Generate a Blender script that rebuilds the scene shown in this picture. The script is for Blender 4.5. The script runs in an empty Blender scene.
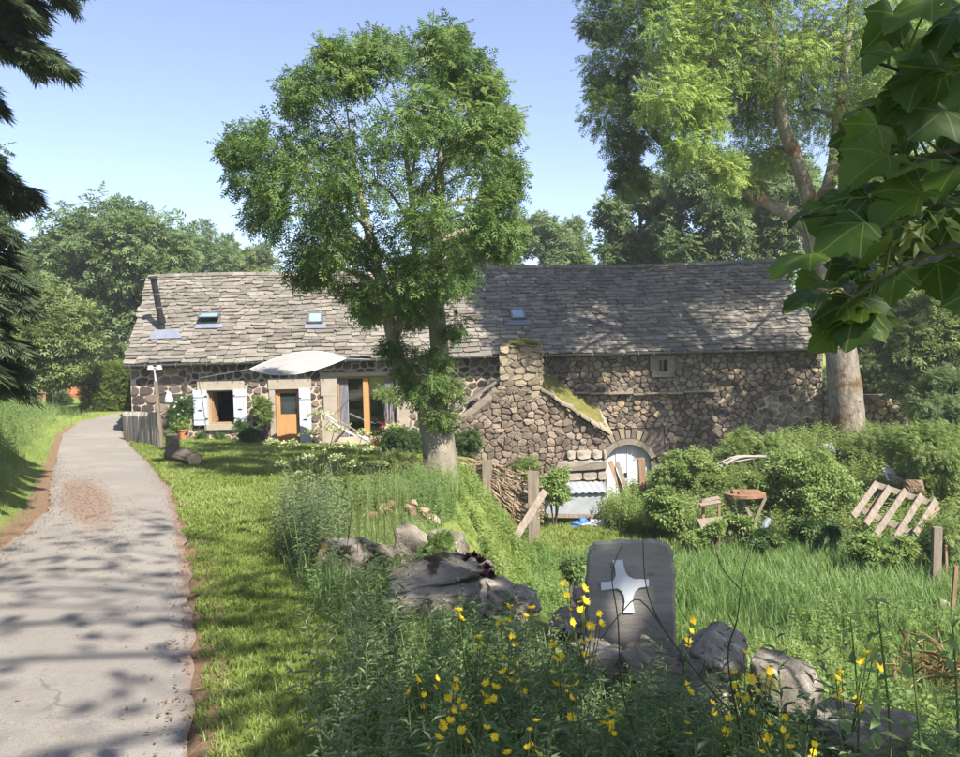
import bpy, math, random
import numpy as np
from mathutils import Matrix, Vector
S = bpy.context.scene
COL = S.collection
rs = np.random.RandomState(7)
random.seed(7)
R_ = math.radians

# ---------------------------------------------------------------- camera
FPX, PITCH, ROLL, EYE = 753.0, R_(-2.5), R_(1.4), 1.6
_f = np.array([0, math.cos(PITCH), math.sin(PITCH)])
_r0 = np.array([1.0, 0, 0])
_u0 = np.cross(_r0, _f)
_r = _r0*math.cos(ROLL) - _u0*math.sin(ROLL)
_u = _u0*math.cos(ROLL) + _r0*math.sin(ROLL)
EYEP = np.array([0, 0, EYE])
def U(px, py, d):
    """world point at depth y = d seen at picture position px, py (960 x 757)"""
    v = _f + _r*(px-480)/FPX + _u*(378.5-py)/FPX
    return EYEP + v*(d/v[1])
def PX(p):
    v = np.asarray(p, float) - EYEP
    z = v @ _f
    return np.stack([480+FPX*(v@_r)/z, 378.5-FPX*(v@_u)/z, z], -1)
cam = bpy.data.cameras.new('camera')
cam.sensor_fit = 'HORIZONTAL'; cam.sensor_width = 36; cam.lens = 36*FPX/960
cam.clip_start = .05; cam.clip_end = 3000
camo = bpy.data.objects.new('camera', cam); COL.objects.link(camo)
camo.matrix_world = Matrix(((_r[0], _u[0], -_f[0], 0), (_r[1], _u[1], -_f[1], 0), (_r[2], _u[2], -_f[2], EYE), (0, 0, 0, 1)))
S.camera = camo

# ---------------------------------------------------------------- sky, sun, exposure
SUN = np.array([.48, -.64, .89]); SUN /= np.linalg.norm(SUN)
w = bpy.data.worlds.new('World'); S.world = w; w.use_nodes = True
nt = w.node_tree; bg = nt.nodes['Background']
sky = nt.nodes.new('ShaderNodeTexSky'); sky.sky_type = 'NISHITA'; sky.sun_disc = False
sky.sun_elevation = math.asin(SUN[2]); sky.sun_rotation = math.atan2(SUN[0], SUN[1])
sky.air_density = 1.0; sky.dust_density = 1.7; sky.ozone_density = 3.2; sky.altitude = 900
hs_ = nt.nodes.new('ShaderNodeHueSaturation'); hs_.inputs['Saturation'].default_value = .88; hs_.inputs['Hue'].default_value = .508
nt.links.new(sky.outputs[0], hs_.inputs['Color']); nt.links.new(hs_.outputs[0], bg.inputs[0]); bg.inputs[1].default_value = .088
sl = bpy.data.lights.new('sun', 'SUN'); sl.energy = 4.5; sl.angle = R_(.53); sl.color = (1, .94, .84)
so = bpy.data.objects.new('sun', sl); COL.objects.link(so)
so.rotation_euler = Vector(-SUN).to_track_quat('-Z', 'Y').to_euler(); so.location = (8, -10, 30)
S.view_settings.view_transform = 'Standard'; S.view_settings.look = 'None'
S.view_settings.exposure = 1.65; S.view_settings.gamma = 1; S.view_settings.use_curve_mapping = False
HAZE = .0010
S.render.engine = 'CYCLES'
S.cycles.use_denoising = True
S.cycles.max_bounces = 8; S.cycles.diffuse_bounces = 5; S.cycles.glossy_bounces = 2
S.cycles.transmission_bounces = 6; S.cycles.transparent_max_bounces = 4
S.cycles.sample_clamp_indirect = 4

# ---------------------------------------------------------------- materials
def ramp(nt, fac, cols, pos=None):
    n = nt.nodes.new('ShaderNodeValToRGB'); cr = n.color_ramp
    pos = pos or [.18+.64*i/max(1, len(cols)-1) for i in range(len(cols))]
    while len(cr.elements) < len(cols): cr.elements.new(.5)
    for e, c, p in zip(cr.elements, cols, pos):
        e.position = p; e.color = (*c, 1)
    nt.links.new(fac, n.inputs[0]); return n.outputs[0]
def noise(nt, scale, detail=4, rough=.6, stretch=None):
    g = nt.nodes.new('ShaderNodeNewGeometry'); vec = g.outputs['Position']
    if stretch:
        m = nt.nodes.new('ShaderNodeMapping'); m.inputs['Scale'].default_value = stretch
        nt.links.new(vec, m.inputs[0]); vec = m.outputs[0]
    n = nt.nodes.new('ShaderNodeTexNoise'); n.inputs['Scale'].default_value = scale
    n.inputs['Detail'].default_value = detail; n.inputs['Roughness'].default_value = rough
    nt.links.new(vec, n.inputs['Vector']); return n.outputs['Fac']
def mth(nt, op, a, b=None, c=None, clamp=False):
    n = nt.nodes.new('ShaderNodeMath'); n.operation = op; n.use_clamp = clamp
    for i, v in enumerate((a, b, c)):
        if v is None: continue
        if isinstance(v, (int, float)): n.inputs[i].default_value = v
        else: nt.links.new(v, n.inputs[i])
    return n.outputs[0]
def attr(nt, name):
    a = nt.nodes.new('ShaderNodeAttribute'); a.attribute_name = name; return a.outputs['Fac']
def mixc(nt, fac, a, b):
    n = nt.nodes.new('ShaderNodeMix'); n.data_type = 'RGBA'
    for i, v in ((0, fac), (6, a), (7, b)):
        if isinstance(v, tuple): n.inputs[i].default_value = (*v, 1)
        elif isinstance(v, (int, float)): n.inputs[i].default_value = v
        else: nt.links.new(v, n.inputs[i])
    return n.outputs[2]
def step(nt, v, lo, hi):
    n = nt.nodes.new('ShaderNodeMapRange'); n.interpolation_type = 'SMOOTHSTEP'
    nt.links.new(v, n.inputs[0]); n.inputs[1].default_value = lo; n.inputs[2].default_value = hi
    return n.outputs[0]
BUILT = {'slate', 'stone_light', 'stone_chimney', 'quoin', 'dressed', 'mortar', 'lauze_edge', 'lead', 'white_paint', 'cloth', 'old_wood', 'brown_wood', 'door_wood', 'frame_wood', 'iron_sheet', 'metal_door', 'white_plastic', 'umbel', 'bark_big', 'bark', 'cross_white', 'stone_oven'}
def mk(name, cols, nscale=4, rw=0., rough=.85, bump=0., bscale=30, bdist=.02, spots=(), transl=0., spec=.25, stretch=None, metal=0., gloss_n=None):
    """procedural material: colour ramp driven by noise and the per-piece value rnd; spots = (colour, scale, lo, hi) patches"""
    m = bpy.data.materials.new(name); m.use_nodes = True; nt = m.node_tree
    p = nt.nodes['Principled BSDF']; out = nt.nodes['Material Output']
    if name in BUILT: cols = [tuple(.80*q for q in c) for c in cols]; spots = [(tuple(.8*q for q in c), a, b, d) for c, a, b, d in spots]
    fac = noise(nt, nscale, stretch=stretch)
    if rw: fac = mth(nt, 'ADD', mth(nt, 'MULTIPLY', attr(nt, 'rnd'), rw), mth(nt, 'MULTIPLY', fac, 1-rw))
    col = ramp(nt, fac, cols) if len(cols) > 1 else None
    if col is None:
        rgb = nt.nodes.new('ShaderNodeRGB'); rgb.outputs[0].default_value = (*cols[0], 1); col = rgb.outputs[0]
    for (c, sc, lo, hi) in spots:
        col = mixc(nt, step(nt, noise(nt, sc, 6, .65), lo, hi), col, c)
    nt.links.new(col, p.inputs['Base Color'])
    p.inputs['Roughness'].default_value = rough; p.inputs['Specular IOR Level'].default_value = spec
    p.inputs['Metallic'].default_value = metal
    if bump:
        b = nt.nodes.new('ShaderNodeBump'); b.inputs['Strength'].default_value = bump; b.inputs['Distance'].default_value = bdist
        nt.links.new(noise(nt, bscale, 8, .7, stretch), b.inputs['Height']); nt.links.new(b.outputs[0], p.inputs['Normal'])
    if transl:
        t = nt.nodes.new('ShaderNodeBsdfTranslucent'); mx = nt.nodes.new('ShaderNodeMixShader')
        br = nt.nodes.new('ShaderNodeHueSaturation'); br.inputs['Value'].default_value = 1.5; br.inputs['Hue'].default_value = .485
        nt.links.new(col, br.inputs['Color']); nt.links.new(br.outputs[0], t.inputs[0]); mx.inputs[0].default_value = transl
        nt.links.new(p.outputs[0], mx.inputs[1]); nt.links.new(t.outputs[0], mx.inputs[2]); nt.links.new(mx.outputs[0], out.inputs[0])
    return m
M = {}
def leafm(name, c, transl=.33, rough=.5, spec=.35, rw=.75):
    M[name] = mk(name, c, nscale=.8, rw=rw, rough=rough, transl=transl, spec=spec)
leafm('ash', [(.048, .095, .022), (.096, .168, .040), (.160, .235, .068)], .45)
leafm('willow', [(.115, .190, .034), (.185, .280, .060), (.265, .350, .100)], .5)
leafm('willow_shaded', [(.050, .098, .024), (.092, .160, .040), (.150, .220, .064)], .45)  # darker copy of willow: the crown's shaded side put into the leaf colour
leafm('far_green', [(.080, .132, .048), (.130, .195, .072), (.180, .245, .098)], .45)
leafm('far_light', [(.095, .145, .044), (.150, .210, .066), (.205, .260, .095)], .45)
leafm('far_dark', [(.055, .095, .034), (.092, .145, .052), (.135, .190, .070)], .42)
leafm('spruce', [(.030, .050, .026), (.055, .085, .042), (.095, .130, .066)], .2, .6)
leafm('maple', [(.040, .078, .010), (.058, .105, .014), (.080, .135, .020)], .5, .45, .35)
leafm('maple_near', [(.028, .060, .008), (.046, .088, .011), (.074, .124, .016)], .45, .5, .25)
leafm('maple_young', [(.11, .16, .045), (.15, .20, .06), (.20, .25, .09)], .35)
leafm('shrub', [(.110, .175, .042), (.175, .250, .070), (.250, .315, .115)], .48)
leafm('shrub_dark', [(.035, .075, .020), (.062, .115, .032), (.10, .155, .050)], .38)
leafm('hedge', [(.070, .120, .020), (.125, .185, .034), (.180, .235, .050)], .4)
leafm('weed', [(.115, .180, .060), (.180, .260, .090), (.255, .325, .140)], .48)
leafm('weed_grey', [(.105, .150, .070), (.165, .220, .105), (.235, .285, .150)], .42)
leafm('grass', [(.115, .165, .030), (.180, .240, .050), (.260, .300, .095)], .45)
leafm('grass_tall', [(.095, .175, .044), (.150, .245, .070), (.215, .300, .110)], .48)
leafm('grass_pale', [(.075, .105, .030), (.120, .155, .045), (.200, .210, .085)], .35)
leafm('sedum', [(.03, .008, .014), (.06, .014, .022), (.09, .03, .03)], .1)
leafm('straw', [(.22, .15, .07), (.34, .25, .13), (.45, .36, .20)], .15, .8)
leafm('needles', [(.09, .045, .022), (.15, .085, .045), (.22, .14, .08)], 0, .9)
leafm('petal', [(.62, .43, .015), (.72, .55, .02), (.78, .64, .04)], .3, .6)
leafm('petal_core', [(.5, .27, .01), (.58, .33, .02)], 0, .8)
leafm('umbel', [(.30, .34, .13), (.40, .44, .20), (.55, .57, .32)], .3, .7)
leafm('rose', [(.5, .05, .06), (.65, .1, .1)], .2)
leafm('white_flower', [(.7, .68, .6), (.8, .78, .72)], .2)
def veins(m):
    nt = m.node_tree; p = nt.nodes['Principled BSDF']; tc = nt.nodes.new('ShaderNodeTexCoord'); sx = nt.nodes.new('ShaderNodeSeparateXYZ'); nt.links.new(tc.outputs['Object'], sx.inputs[0])
    ax = mth(nt, 'ABSOLUTE', sx.outputs[0]); out = None
    for dx, dy in ((0, 1), (.62, .55), (.62, .02)):
        L = math.hypot(dx, dy); dist = mth(nt, 'ABSOLUTE', mth(nt, 'SUBTRACT', mth(nt, 'MULTIPLY', ax, dy/L), mth(nt, 'MULTIPLY', sx.outputs[1], dx/L)))
        out = dist if out is None else mth(nt, 'MINIMUM', out, dist)
    src = p.inputs['Base Color'].links[0].from_socket
    fac = mth(nt, 'SUBTRACT', 1, step(nt, out, .008, .022)); c = mixc(nt, mth(nt, 'MULTIPLY', fac, .55), src, (.15, .20, .06))
    for l in list(src.links):
        if l.to_node != c.node: nt.links.new(c, l.to_socket)
veins(M['maple_near'])
M['stem'] = mk('stem', [(.05, .08, .02), (.09, .12, .035)], 20)
M['stem_dark'] = mk('stem_dark', [(.025, .03, .012), (.05, .05, .02)], 20)
M['bark'] = mk('bark', [(.13, .105, .075), (.27, .235, .18), (.40, .36, .29)], 5, bump=.9, bscale=14, bdist=.05, stretch=(1, 1, .35), spots=[((.20, .14, .045), 1.5, .56, .70), ((.10, .075, .045), 9, .60, .70)])
M['bark_big'] = mk('bark_big', [(.13, .105, .078), (.26, .22, .172), (.44, .39, .32)], 6, bump=1, bscale=9, bdist=.09, stretch=(1, 1, .4), spots=[((.15, .085, .03), 1.1, .52, .62), ((.09, .075, .055), 5, .58, .68)])
M['bark_dark'] = mk('bark_dark', [(.045, .035, .025), (.10, .08, .06), (.17, .14, .11)], 6, bump=.7, bscale=16, bdist=.03, stretch=(1, 1, .35))
M['stone_light'] = mk('stone_light', [(.07, .055, .05), (.14, .105, .09), (.24, .19, .155)], 6, rw=.75, rough=.95, bump=.6, bscale=22, spots=[((.38, .33, .27), 7, .62, .72)])
M['stone_wall'] = mk('stone_wall', [(.075, .061, .049), (.140, .113, .089), (.21, .170, .128), (.28, .21, .130)], 6, rw=.6, rough=.95, bump=.6, bscale=22, spots=[((.30, .27, .22), 5, .62, .75)])
M['stone_oven'] = mk('stone_oven', [(.11, .085, .066), (.20, .155, .118), (.31, .25, .19)], 9, rw=.5, rough=.95, bump=.6, bscale=20, spots=[((.42, .37, .30), 6, .63, .74)])
M['stone_chimney'] = mk('stone_chimney', [(.13, .105, .078), (.25, .205, .145), (.36, .30, .205)], 5, rw=.6, rough=.95, bump=.6, bscale=20, spots=[((.26, .195, .07), 2.5, .56, .70)])
M['quoin'] = mk('quoin', [(.19, .16, .13), (.30, .26, .215), (.38, .34, .28)], 4, rw=.4, rough=.95, bump=.5, bscale=25)
M['dressed'] = mk('dressed', [(.30, .255, .20), (.38, .33, .265), (.44, .39, .32)], 3, rough=.95, bump=.3, bscale=30)
M['mortar_mid'] = mk('mortar_mid', [(.09, .072, .056), (.15, .122, .096), (.22, .185, .150)], 3, rough=1, bump=.5)
M['mortar'] = mk('mortar', [(.40, .33, .255), (.48, .41, .325), (.55, .48, .39)], 5, rough=1, bump=.5, bscale=30)
M['mortar_dark'] = mk('mortar_dark', [(.060, .050, .040), (.105, .088, .070), (.165, .138, .110)], 3, rough=1, bump=.5, bscale=30, spots=[((.34, .29, .23), .42, .60, .68)])
M['slate'] = mk('slate', [(.105, .094, .080), (.188, .168, .141), (.280, .252, .212)], 3.2, rw=.42, rough=.8, bump=.5, bscale=18, spots=[((.36, .32, .26), 3.2, .60, .74), ((.10, .10, .055), 1.1, .66, .76)])
M['under'] = mk('under', [(.02, .017, .014), (.045, .04, .035)], 3)
M['moss'] = mk('moss', [(.06, .07, .015), (.13, .125, .03), (.22, .18, .06)], 3, rough=1, bump=1, bscale=25, bdist=.05)
M['lauze_edge'] = mk('lauze_edge', [(.20, .17, .13), (.34, .29, .22)], 5, rw=.5, bump=.4)
M['zinc'] = mk('zinc', [(.12, .12, .12), (.20, .20, .20)], 3, rough=.5, metal=.5)
M['black_metal'] = mk('black_metal', [(.018, .018, .020), (.04, .04, .045)], 8, rough=.4, metal=.4)
M['fence_wood'] = mk('fence_wood', [(.22, .20, .175), (.32, .295, .26), (.42, .39, .35)], 5, rw=.5, rough=.9, bump=.4, bscale=30)
M['lead'] = mk('lead', [(.13, .15, .19), (.22, .24, .29)], 4, rough=.6)
M['white_paint'] = mk('white_paint', [(.42, .46, .54), (.50, .54, .61), (.56, .59, .64)], 3, rough=.6, stretch=(1, 1, .2))
M['door_wood'] = mk('door_wood', [(.42, .20, .075), (.52, .27, .11), (.60, .33, .15)], 4, rough=.55, stretch=(3, 3, .3))
M['frame_wood'] = mk('frame_wood', [(.30, .19, .10), (.42, .28, .15)], 5, rough=.6, stretch=(3, 3, .3))
M['old_wood'] = mk('old_wood', [(.12, .098, .075), (.22, .18, .14), (.33, .28, .225)], 5, rough=.9, bump=.4, bscale=30, stretch=(3, 3, .4))
M['brown_wood'] = mk('brown_wood', [(.17, .10, .06), (.28, .18, .11), (.36, .25, .16)], 4, rough=.9, bump=.4, bscale=30, stretch=(3, 3, .4))
M['orange_wood'] = mk('orange_wood', [(.13, .070, .042), (.20, .108, .062), (.26, .16, .10)], 6, rough=.7)
M['stick'] = mk('stick', [(.13, .085, .055), (.25, .18, .12), (.38, .29, .20)], 6, rw=.6, rough=.9)
M['cloth'] = mk('cloth', [(.35, .335, .318), (.41, .395, .375)], 1.5, rough=.9, transl=.25)
M['grey_cloth'] = mk('grey_cloth', [(.42, .45, .50), (.60, .62, .66)], 3, rough=.9)
M['curtain'] = mk('curtain', [(.18, .17, .20), (.36, .34, .38)], 10, rough=.95)
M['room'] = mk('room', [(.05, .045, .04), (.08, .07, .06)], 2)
M['terracotta'] = mk('terracotta', [(.30, .11, .05), (.42, .18, .09)], 6)
M['cutwood'] = mk('cutwood', [(.34, .24, .15), (.48, .36, .24)], 12)
M['blue_tarp'] = mk('blue_tarp', [(.02, .08, .38), (.05, .17, .55)], 6, rough=.5)
M['white_plastic'] = mk('white_plastic', [(.42, .43, .44), (.54, .55, .56)], 6, rough=.5)
M['iron_sheet'] = mk('iron_sheet', [(.22, .24, .26), (.34, .36, .38), (.44, .46, .48)], 3, rough=.45, stretch=(1, 4, 1), spots=[((.40, .30, .22), 4, .62, .72)])
M['metal_door'] = mk('metal_door', [(.50, .53, .57), (.64, .67, .71), (.73, .75, .78)], 2.5, rough=.6, spots=[((.36, .28, .22), 3, .64, .74)], stretch=(2, 2, .5))
M['rock'] = mk('rock', [(.13, .108, .082), (.225, .192, .150), (.34, .298, .242)], 5, rough=.95, bump=1, bscale=34, bdist=.03, spots=[((.06, .05, .038), 16, .60, .68), ((.40, .38, .34), 12, .58, .66), ((.13, .12, .035), 2.2, .58, .68)])
M['rock_pale'] = mk('rock_pale', [(.15, .127, .099), (.255, .222, .180), (.38, .338, .288)], 6, rough=.95, bump=1, bscale=34, bdist=.03, spots=[((.07, .058, .044), 18, .58, .66), ((.40, .375, .34), 11, .56, .66), ((.045, .035, .022), 4.5, .60, .66)])
M['rock_moss'] = mk('rock_moss', [(.13, .108, .084), (.22, .19, .152), (.33, .29, .24)], 6, rough=.95, bump=1, bscale=32, bdist=.03, spots=[((.42, .40, .36), 9, .60, .68), ((.035, .027, .016), 3.2, .50, .58), ((.20, .15, .045), 2.1, .56, .66)])
M['rubble'] = mk('rubble', [(.16, .11, .07), (.25, .18, .12), (.33, .27, .20)], 4, rw=.6, rough=.95, bump=.8, bscale=20)
M['cross_stone'] = mk('cross_stone', [(.145, .128, .110), (.22, .20, .176), (.31, .285, .255)], 5, rough=.95, bump=.55, bscale=30, bdist=.012, stretch=(.5, 1, 1.6), spots=[((.21, .13, .055), 4, .62, .72), ((.045, .038, .033), 8, .63, .72)])
M['cross_white'] = mk('cross_white', [(.55, .57, .60), (.68, .70, .73)], 14, rough=.7, spots=[((.10, .09, .08), 30, .66, .70)])
def glassm():
    m = bpy.data.materials.new('glass_pane'); m.use_nodes = True; p = m.node_tree.nodes['Principled BSDF']
    p.inputs['Base Color'].default_value = (.02, .025, .03, 1); p.inputs['Roughness'].default_value = .05
    p.inputs['Specular IOR Level'].default_value = .8; p.inputs['Alpha'].default_value = 1
    nz = noise(m.node_tree, .6); m.node_tree.links.new(ramp(m.node_tree, nz, [(.015, .02, .022), (.05, .06, .065)]), p.inputs['Base Color'])
    return m
M['glass'] = glassm()
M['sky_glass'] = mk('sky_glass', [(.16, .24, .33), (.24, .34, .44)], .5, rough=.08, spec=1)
def thin_glass():
    m = bpy.data.materials.new('clear_pane'); m.use_nodes = True; nt = m.node_tree
    t = nt.nodes.new('ShaderNodeBsdfTransparent'); t.inputs[0].default_value = (.75, .8, .78, 1)
    g = nt.nodes.new('ShaderNodeBsdfGlossy'); g.inputs['Roughness'].default_value = .03; mx = nt.nodes.new('ShaderNodeMixShader')
    mx.inputs[0].default_value = .14; nt.links.new(t.outputs[0], mx.inputs[1]); nt.links.new(g.outputs[0], mx.inputs[2])
    nt.links.new(mx.outputs[0], nt.nodes['Material Output'].inputs[0]); return m
M['clear'] = thin_glass()

# ---------------------------------------------------------------- mesh helpers
ORG = {}
def tag(o, label=None, cat=None, group=None, kind=None):
    for k, v in (('label', label), ('category', cat), ('group', group), ('kind', kind)):
        if v: o[k] = v
    return o
def root(name, loc, label, cat, group=None):
    o = bpy.data.objects.new(name, None); o.empty_display_size = .2; COL.objects.link(o)
    o.location = tuple(float(c) for c in loc); ORG[o.name] = np.array(loc, float)
    return tag(o, label, cat, group)
def ob(name, V, F, mat, parent=None, rnd=None, smooth=False, label=None, cat=None, group=None, kind=None, extra=None, origin=None):
    V = np.asarray(V, float).reshape(-1, 3)
    if parent is not None: org = ORG[parent.name]
    elif origin is not None: org = np.array(origin, float)
    elif kind in ('structure', 'stuff'): org = np.zeros(3)
    else: org = np.array([V[:, 0].mean(), V[:, 1].mean(), V[:, 2].min()])
    me = bpy.data.meshes.new(name)
    L = V - org
    if isinstance(F, np.ndarray):
        k = F.shape[1]; n = len(F)
        me.vertices.add(len(L)); me.vertices.foreach_set('co', L.astype(np.float32).ravel())
        me.loops.add(n*k); me.loops.foreach_set('vertex_index', F.astype(np.int32).ravel())
        me.polygons.add(n); me.polygons.foreach_set('loop_start', np.arange(0, n*k, k, dtype=np.int32))
        me.polygons.foreach_set('loop_total', np.full(n, k, np.int32))
        me.update(calc_edges=True)
    else:
        me.from_pydata(L.tolist(), [], F)
    if rnd is not None:
        a = me.attributes.new('rnd', 'FLOAT', 'POINT')
        a.data.foreach_set('value', np.broadcast_to(np.asarray(rnd, np.float32), (len(L),)).copy())
    for kk, vv in (extra or {}).items():
        a = me.attributes.new(kk, 'FLOAT', 'POINT'); a.data.foreach_set('value', np.asarray(vv, np.float32))
    if smooth: me.polygons.foreach_set('use_smooth', np.ones(len(me.polygons), bool))
    me.materials.append(M[mat] if isinstance(mat, str) else mat)
    o = bpy.data.objects.new(name, me); COL.objects.link(o)
    ORG[o.name] = org
    if parent is not None: o.parent = parent
    else: o.location = tuple(org)
    return tag(o, label, cat, group, kind)
class MB:
    def __init__(s): s.v = []; s.f = []; s.r = []
    def add(s, V, F, r=0.):
        b = len(s.v); V = [tuple(map(float, p)) for p in V]
        s.v += V; s.f += [[i+b for i in q] for q in F]; s.r += [r]*len(V); return s
    def hexa(s, P, r=0.):            # 8 points: 4 bottom, 4 top
        return s.add(P, [(3, 2, 1, 0), (4, 5, 6, 7), (0, 1, 5, 4), (1, 2, 6, 5), (2, 3, 7, 6), (3, 0, 4, 7)], r)
    def box(s, x0, x1, y0, y1, z0, z1, r=0.):
        return s.hexa([(x0, y0, z0), (x1, y0, z0), (x1, y1, z0), (x0, y1, z0), (x0, y0, z1), (x1, y0, z1), (x1, y1, z1), (x0, y1, z1)], r)
    def bar(s, a, b, w, t, up=(0, -1, .2), r=0.):   # a plank from a to b, w wide across, t thick along up
        a = np.array(a, float); b = np.array(b, float); d = b-a; d /= np.linalg.norm(d)
        up = np.array(up, float); sd = np.cross(d, up); sd /= np.linalg.norm(sd); n = np.cross(sd, d)
        q = lambda p, i, j: p+sd*(i*w/2)+n*(j*t/2)
        return s.hexa([q(a, -1, -1), q(a, 1, -1), q(a, 1, 1), q(a, -1, 1), q(b, -1, -1), q(b, 1, -1), q(b, 1, 1), q(b, -1, 1)], r)
    def tube(s, pts, rad, n=6, cap=True, r=0., wob=0.):
        pts = [np.array(p, float) for p in pts]; k = len(pts)
        if not hasattr(rad, '__len__'): rad = [rad]*k
        V = []; F = []; prev = None
        for i, p in enumerate(pts):
            t = pts[min(i+1, k-1)]-pts[max(i-1, 0)]; t /= np.linalg.norm(t)+1e-9
            ref = prev if prev is not None else (np.array([0, 1., 0]) if abs(t[1]) < .9 else np.array([1., 0, 0]))
            x = ref-t*(ref@t); x /= np.linalg.norm(x)+1e-9; y = np.cross(t, x); prev = x
            for j in range(n):
                a = 2*math.pi*j/n; rr = rad[i]*(1+wob*random.uniform(-1, 1))
                V.append(p+(x*math.cos(a)+y*math.sin(a))*rr)
        for i in range(k-1):
            for j in range(n):
                a = i*n+j; b = i*n+(j+1) % n; F.append((a, b, b+n, a+n))
        if cap: F.append(tuple(range(n-1, -1, -1))); F.append(tuple(range((k-1)*n, k*n)))
        return s.add(V, F, r)
    def prism(s, poly, d, r=0.):     # poly: 3-d points; d: extrusion vector
        n = len(poly); d = np.array(d, float); P = [np.array(p, float) for p in poly]
        return s.add(P+[p+d for p in P], [tuple(range(n)), tuple(range(2*n-1, n-1, -1))]+[(i, i+n, (i+1) % n+n, (i+1) % n) for i in range(n)], r)
    def build(s, name, mat, parent=None, smooth=False, **k):
        return ob(name, s.v, s.f, mat, parent, rnd=s.r, smooth=smooth, **k)
def smooth_path(pts, n=4):
    pts = [np.array(p, float) for p in pts]; out = []
    for i in range(len(pts)-1):
        p0 = pts[max(i-1, 0)]; p1 = pts[i]; p2 = pts[i+1]; p3 = pts[min(i+2, len(pts)-1)]
        for k in range(n):
            t = k/n; out.append(.5*((2*p1)+(-p0+p2)*t+(2*p0-5*p1+4*p2-p3)*t*t+(-p0+3*p1-3*p2+p3)*t**3))
    return out+[pts[-1]]
def frames(axis, up):
    y = axis/(np.linalg.norm(axis, axis=1, keepdims=True)+1e-9)
    x = np.cross(y, up); x /= np.linalg.norm(x, axis=1, keepdims=True)+1e-9
    z = np.cross(x, y); return np.stack([x, y, z], 2)
def scat(tpl, pos, Rm, sc, rnd=None):
    """copies of a template (verts, tris) -> V, F, rnd"""
    tv, tf = tpl; n = len(pos); k = len(tv)
    V = np.einsum('nij,kj->nki', Rm, tv)*np.asarray(sc).reshape(-1, 1, 1)+pos[:, None, :]
    F = (tf[None]+(np.arange(n)*k)[:, None, None]).reshape(-1, tf.shape[1])
    rn = np.repeat(rs.rand(n) if rnd is None else rnd, k)
    return V.reshape(-1, 3), F, np.clip(rn+rs.uniform(-.12, .12, len(rn)), 0, 1)
def cat(parts):
    V = []; F = []; r = []; b = 0
    for v, f, q in parts: V.append(v); F.append(f+b); r.append(q); b += len(v)
    return np.concatenate(V), np.concatenate(F), np.concatenate(r)
def yaws(n, tilt=.25):
    a = rs.uniform(0, 2*math.pi, n); t = rs.normal(0, tilt, n)
    c, s_ = np.cos(a), np.sin(a); ct, st = np.cos(t), np.sin(t); o = np.zeros(n)
    return np.stack([np.stack([c, -s_*ct, s_*st], 1), np.stack([s_, c*ct, -c*st], 1), np.stack([o, st, ct], 1)], 1)
# templates: leaf axis +y, face +z
def t_leaf(l, w_, droop=.12, base=(0, 0, 0), ang=0.):
    c, s_ = math.cos(ang), math.sin(ang)
    P = [(0, 0, 0), (w_/2, .42*l, .12*w_), (0, l, -droop*l), (-w_/2, .42*l, .12*w_)]
    return np.array([(x*c-y*s_+base[0], x*s_+y*c+base[1], z+base[2]) for x, y, z in P]), np.array([(0, 1, 2), (0, 2, 3)])
def merge(ts):
    V = []; F = []; b = 0
    for v, f in ts: V.append(v); F.append(f+b); b += len(v)
    return np.concatenate(V), np.concatenate(F)
def t_spray(l=.26, n=4, ll=.10, lw=.034):
    ts = []
    for i in range(n):
        t = .25+.6*i/(n-1); k = 1-.25*abs(t-.5)
        for sgn in (-1, 1):
            ts.append(t_leaf(ll*k, lw*k, .25, (0, l*t, -.25*l*t*t), sgn*R_(58)))
    ts.append(t_leaf(ll, lw, .3, (0, l*.85, -.18*l)))
    return merge(ts)
def t_tuft(n, h, spread, wd):
    ts = []
    for i in range(n):
        a = random.uniform(0, 6.28); hh = h*random.uniform(.6, 1.1); b = spread*random.uniform(.3, 1)
        dx, dy = math.cos(a), math.sin(a); ox, oy = random.uniform(-.3, .3)*spread, random.uniform(-.3, .3)*spread
        sx, sy = -dy*wd/2, dx*wd/2
        P = [(ox-sx, oy-sy, 0), (ox+sx, oy+sy, 0), (ox+dx*b*.35+sx*.8, oy+dy*b*.35+sy*.8, hh*.6), (ox+dx*b*.35-sx*.8, oy+dy*b*.35-sy*.8, hh*.6), (ox+dx*b, oy+dy*b, hh*random.uniform(.85, 1))]
        ts.append((np.array(P), np.array([(0, 1, 2), (0, 2, 3), (3, 2, 4)])))
    return merge(ts)
def t_herb(h, nl, ll, lw, up=.3, stem=.006):
    ts = [(np.array([(-stem, 0, 0), (stem, 0, 0), (0, 0, h), (0, -stem, 0), (0, stem, 0), (0, 0, h)]), np.array([(0, 1, 2), (3, 4, 5)]))]
    for i in range(nl):
        z = h*(.12+.88*i/(nl-1)); a = i*2.4+random.uniform(-.5, .5); k = (1.15-.6*i/nl)*random.uniform(.8, 1.2)
        v, f = t_leaf(ll*k, lw*k, .35); e = up+random.uniform(-.35, .35)
        ca, sa, ce, se = math.cos(a), math.sin(a), math.cos(e), math.sin(e)
        y = v[:, 1]*ce-v[:, 2]*se; zz = v[:, 1]*se+v[:, 2]*ce
        ts.append((np.stack([v[:, 0]*ca-y*sa, v[:, 0]*sa+y*ca, zz+z], 1), f))
    return merge(ts)
SPRAY = t_spray(.24, 4, .085, .028); SPRAY_S = t_spray(.22, 4, .085, .024); SPRAY_L = t_spray(.5, 3, .26, .11)
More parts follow.
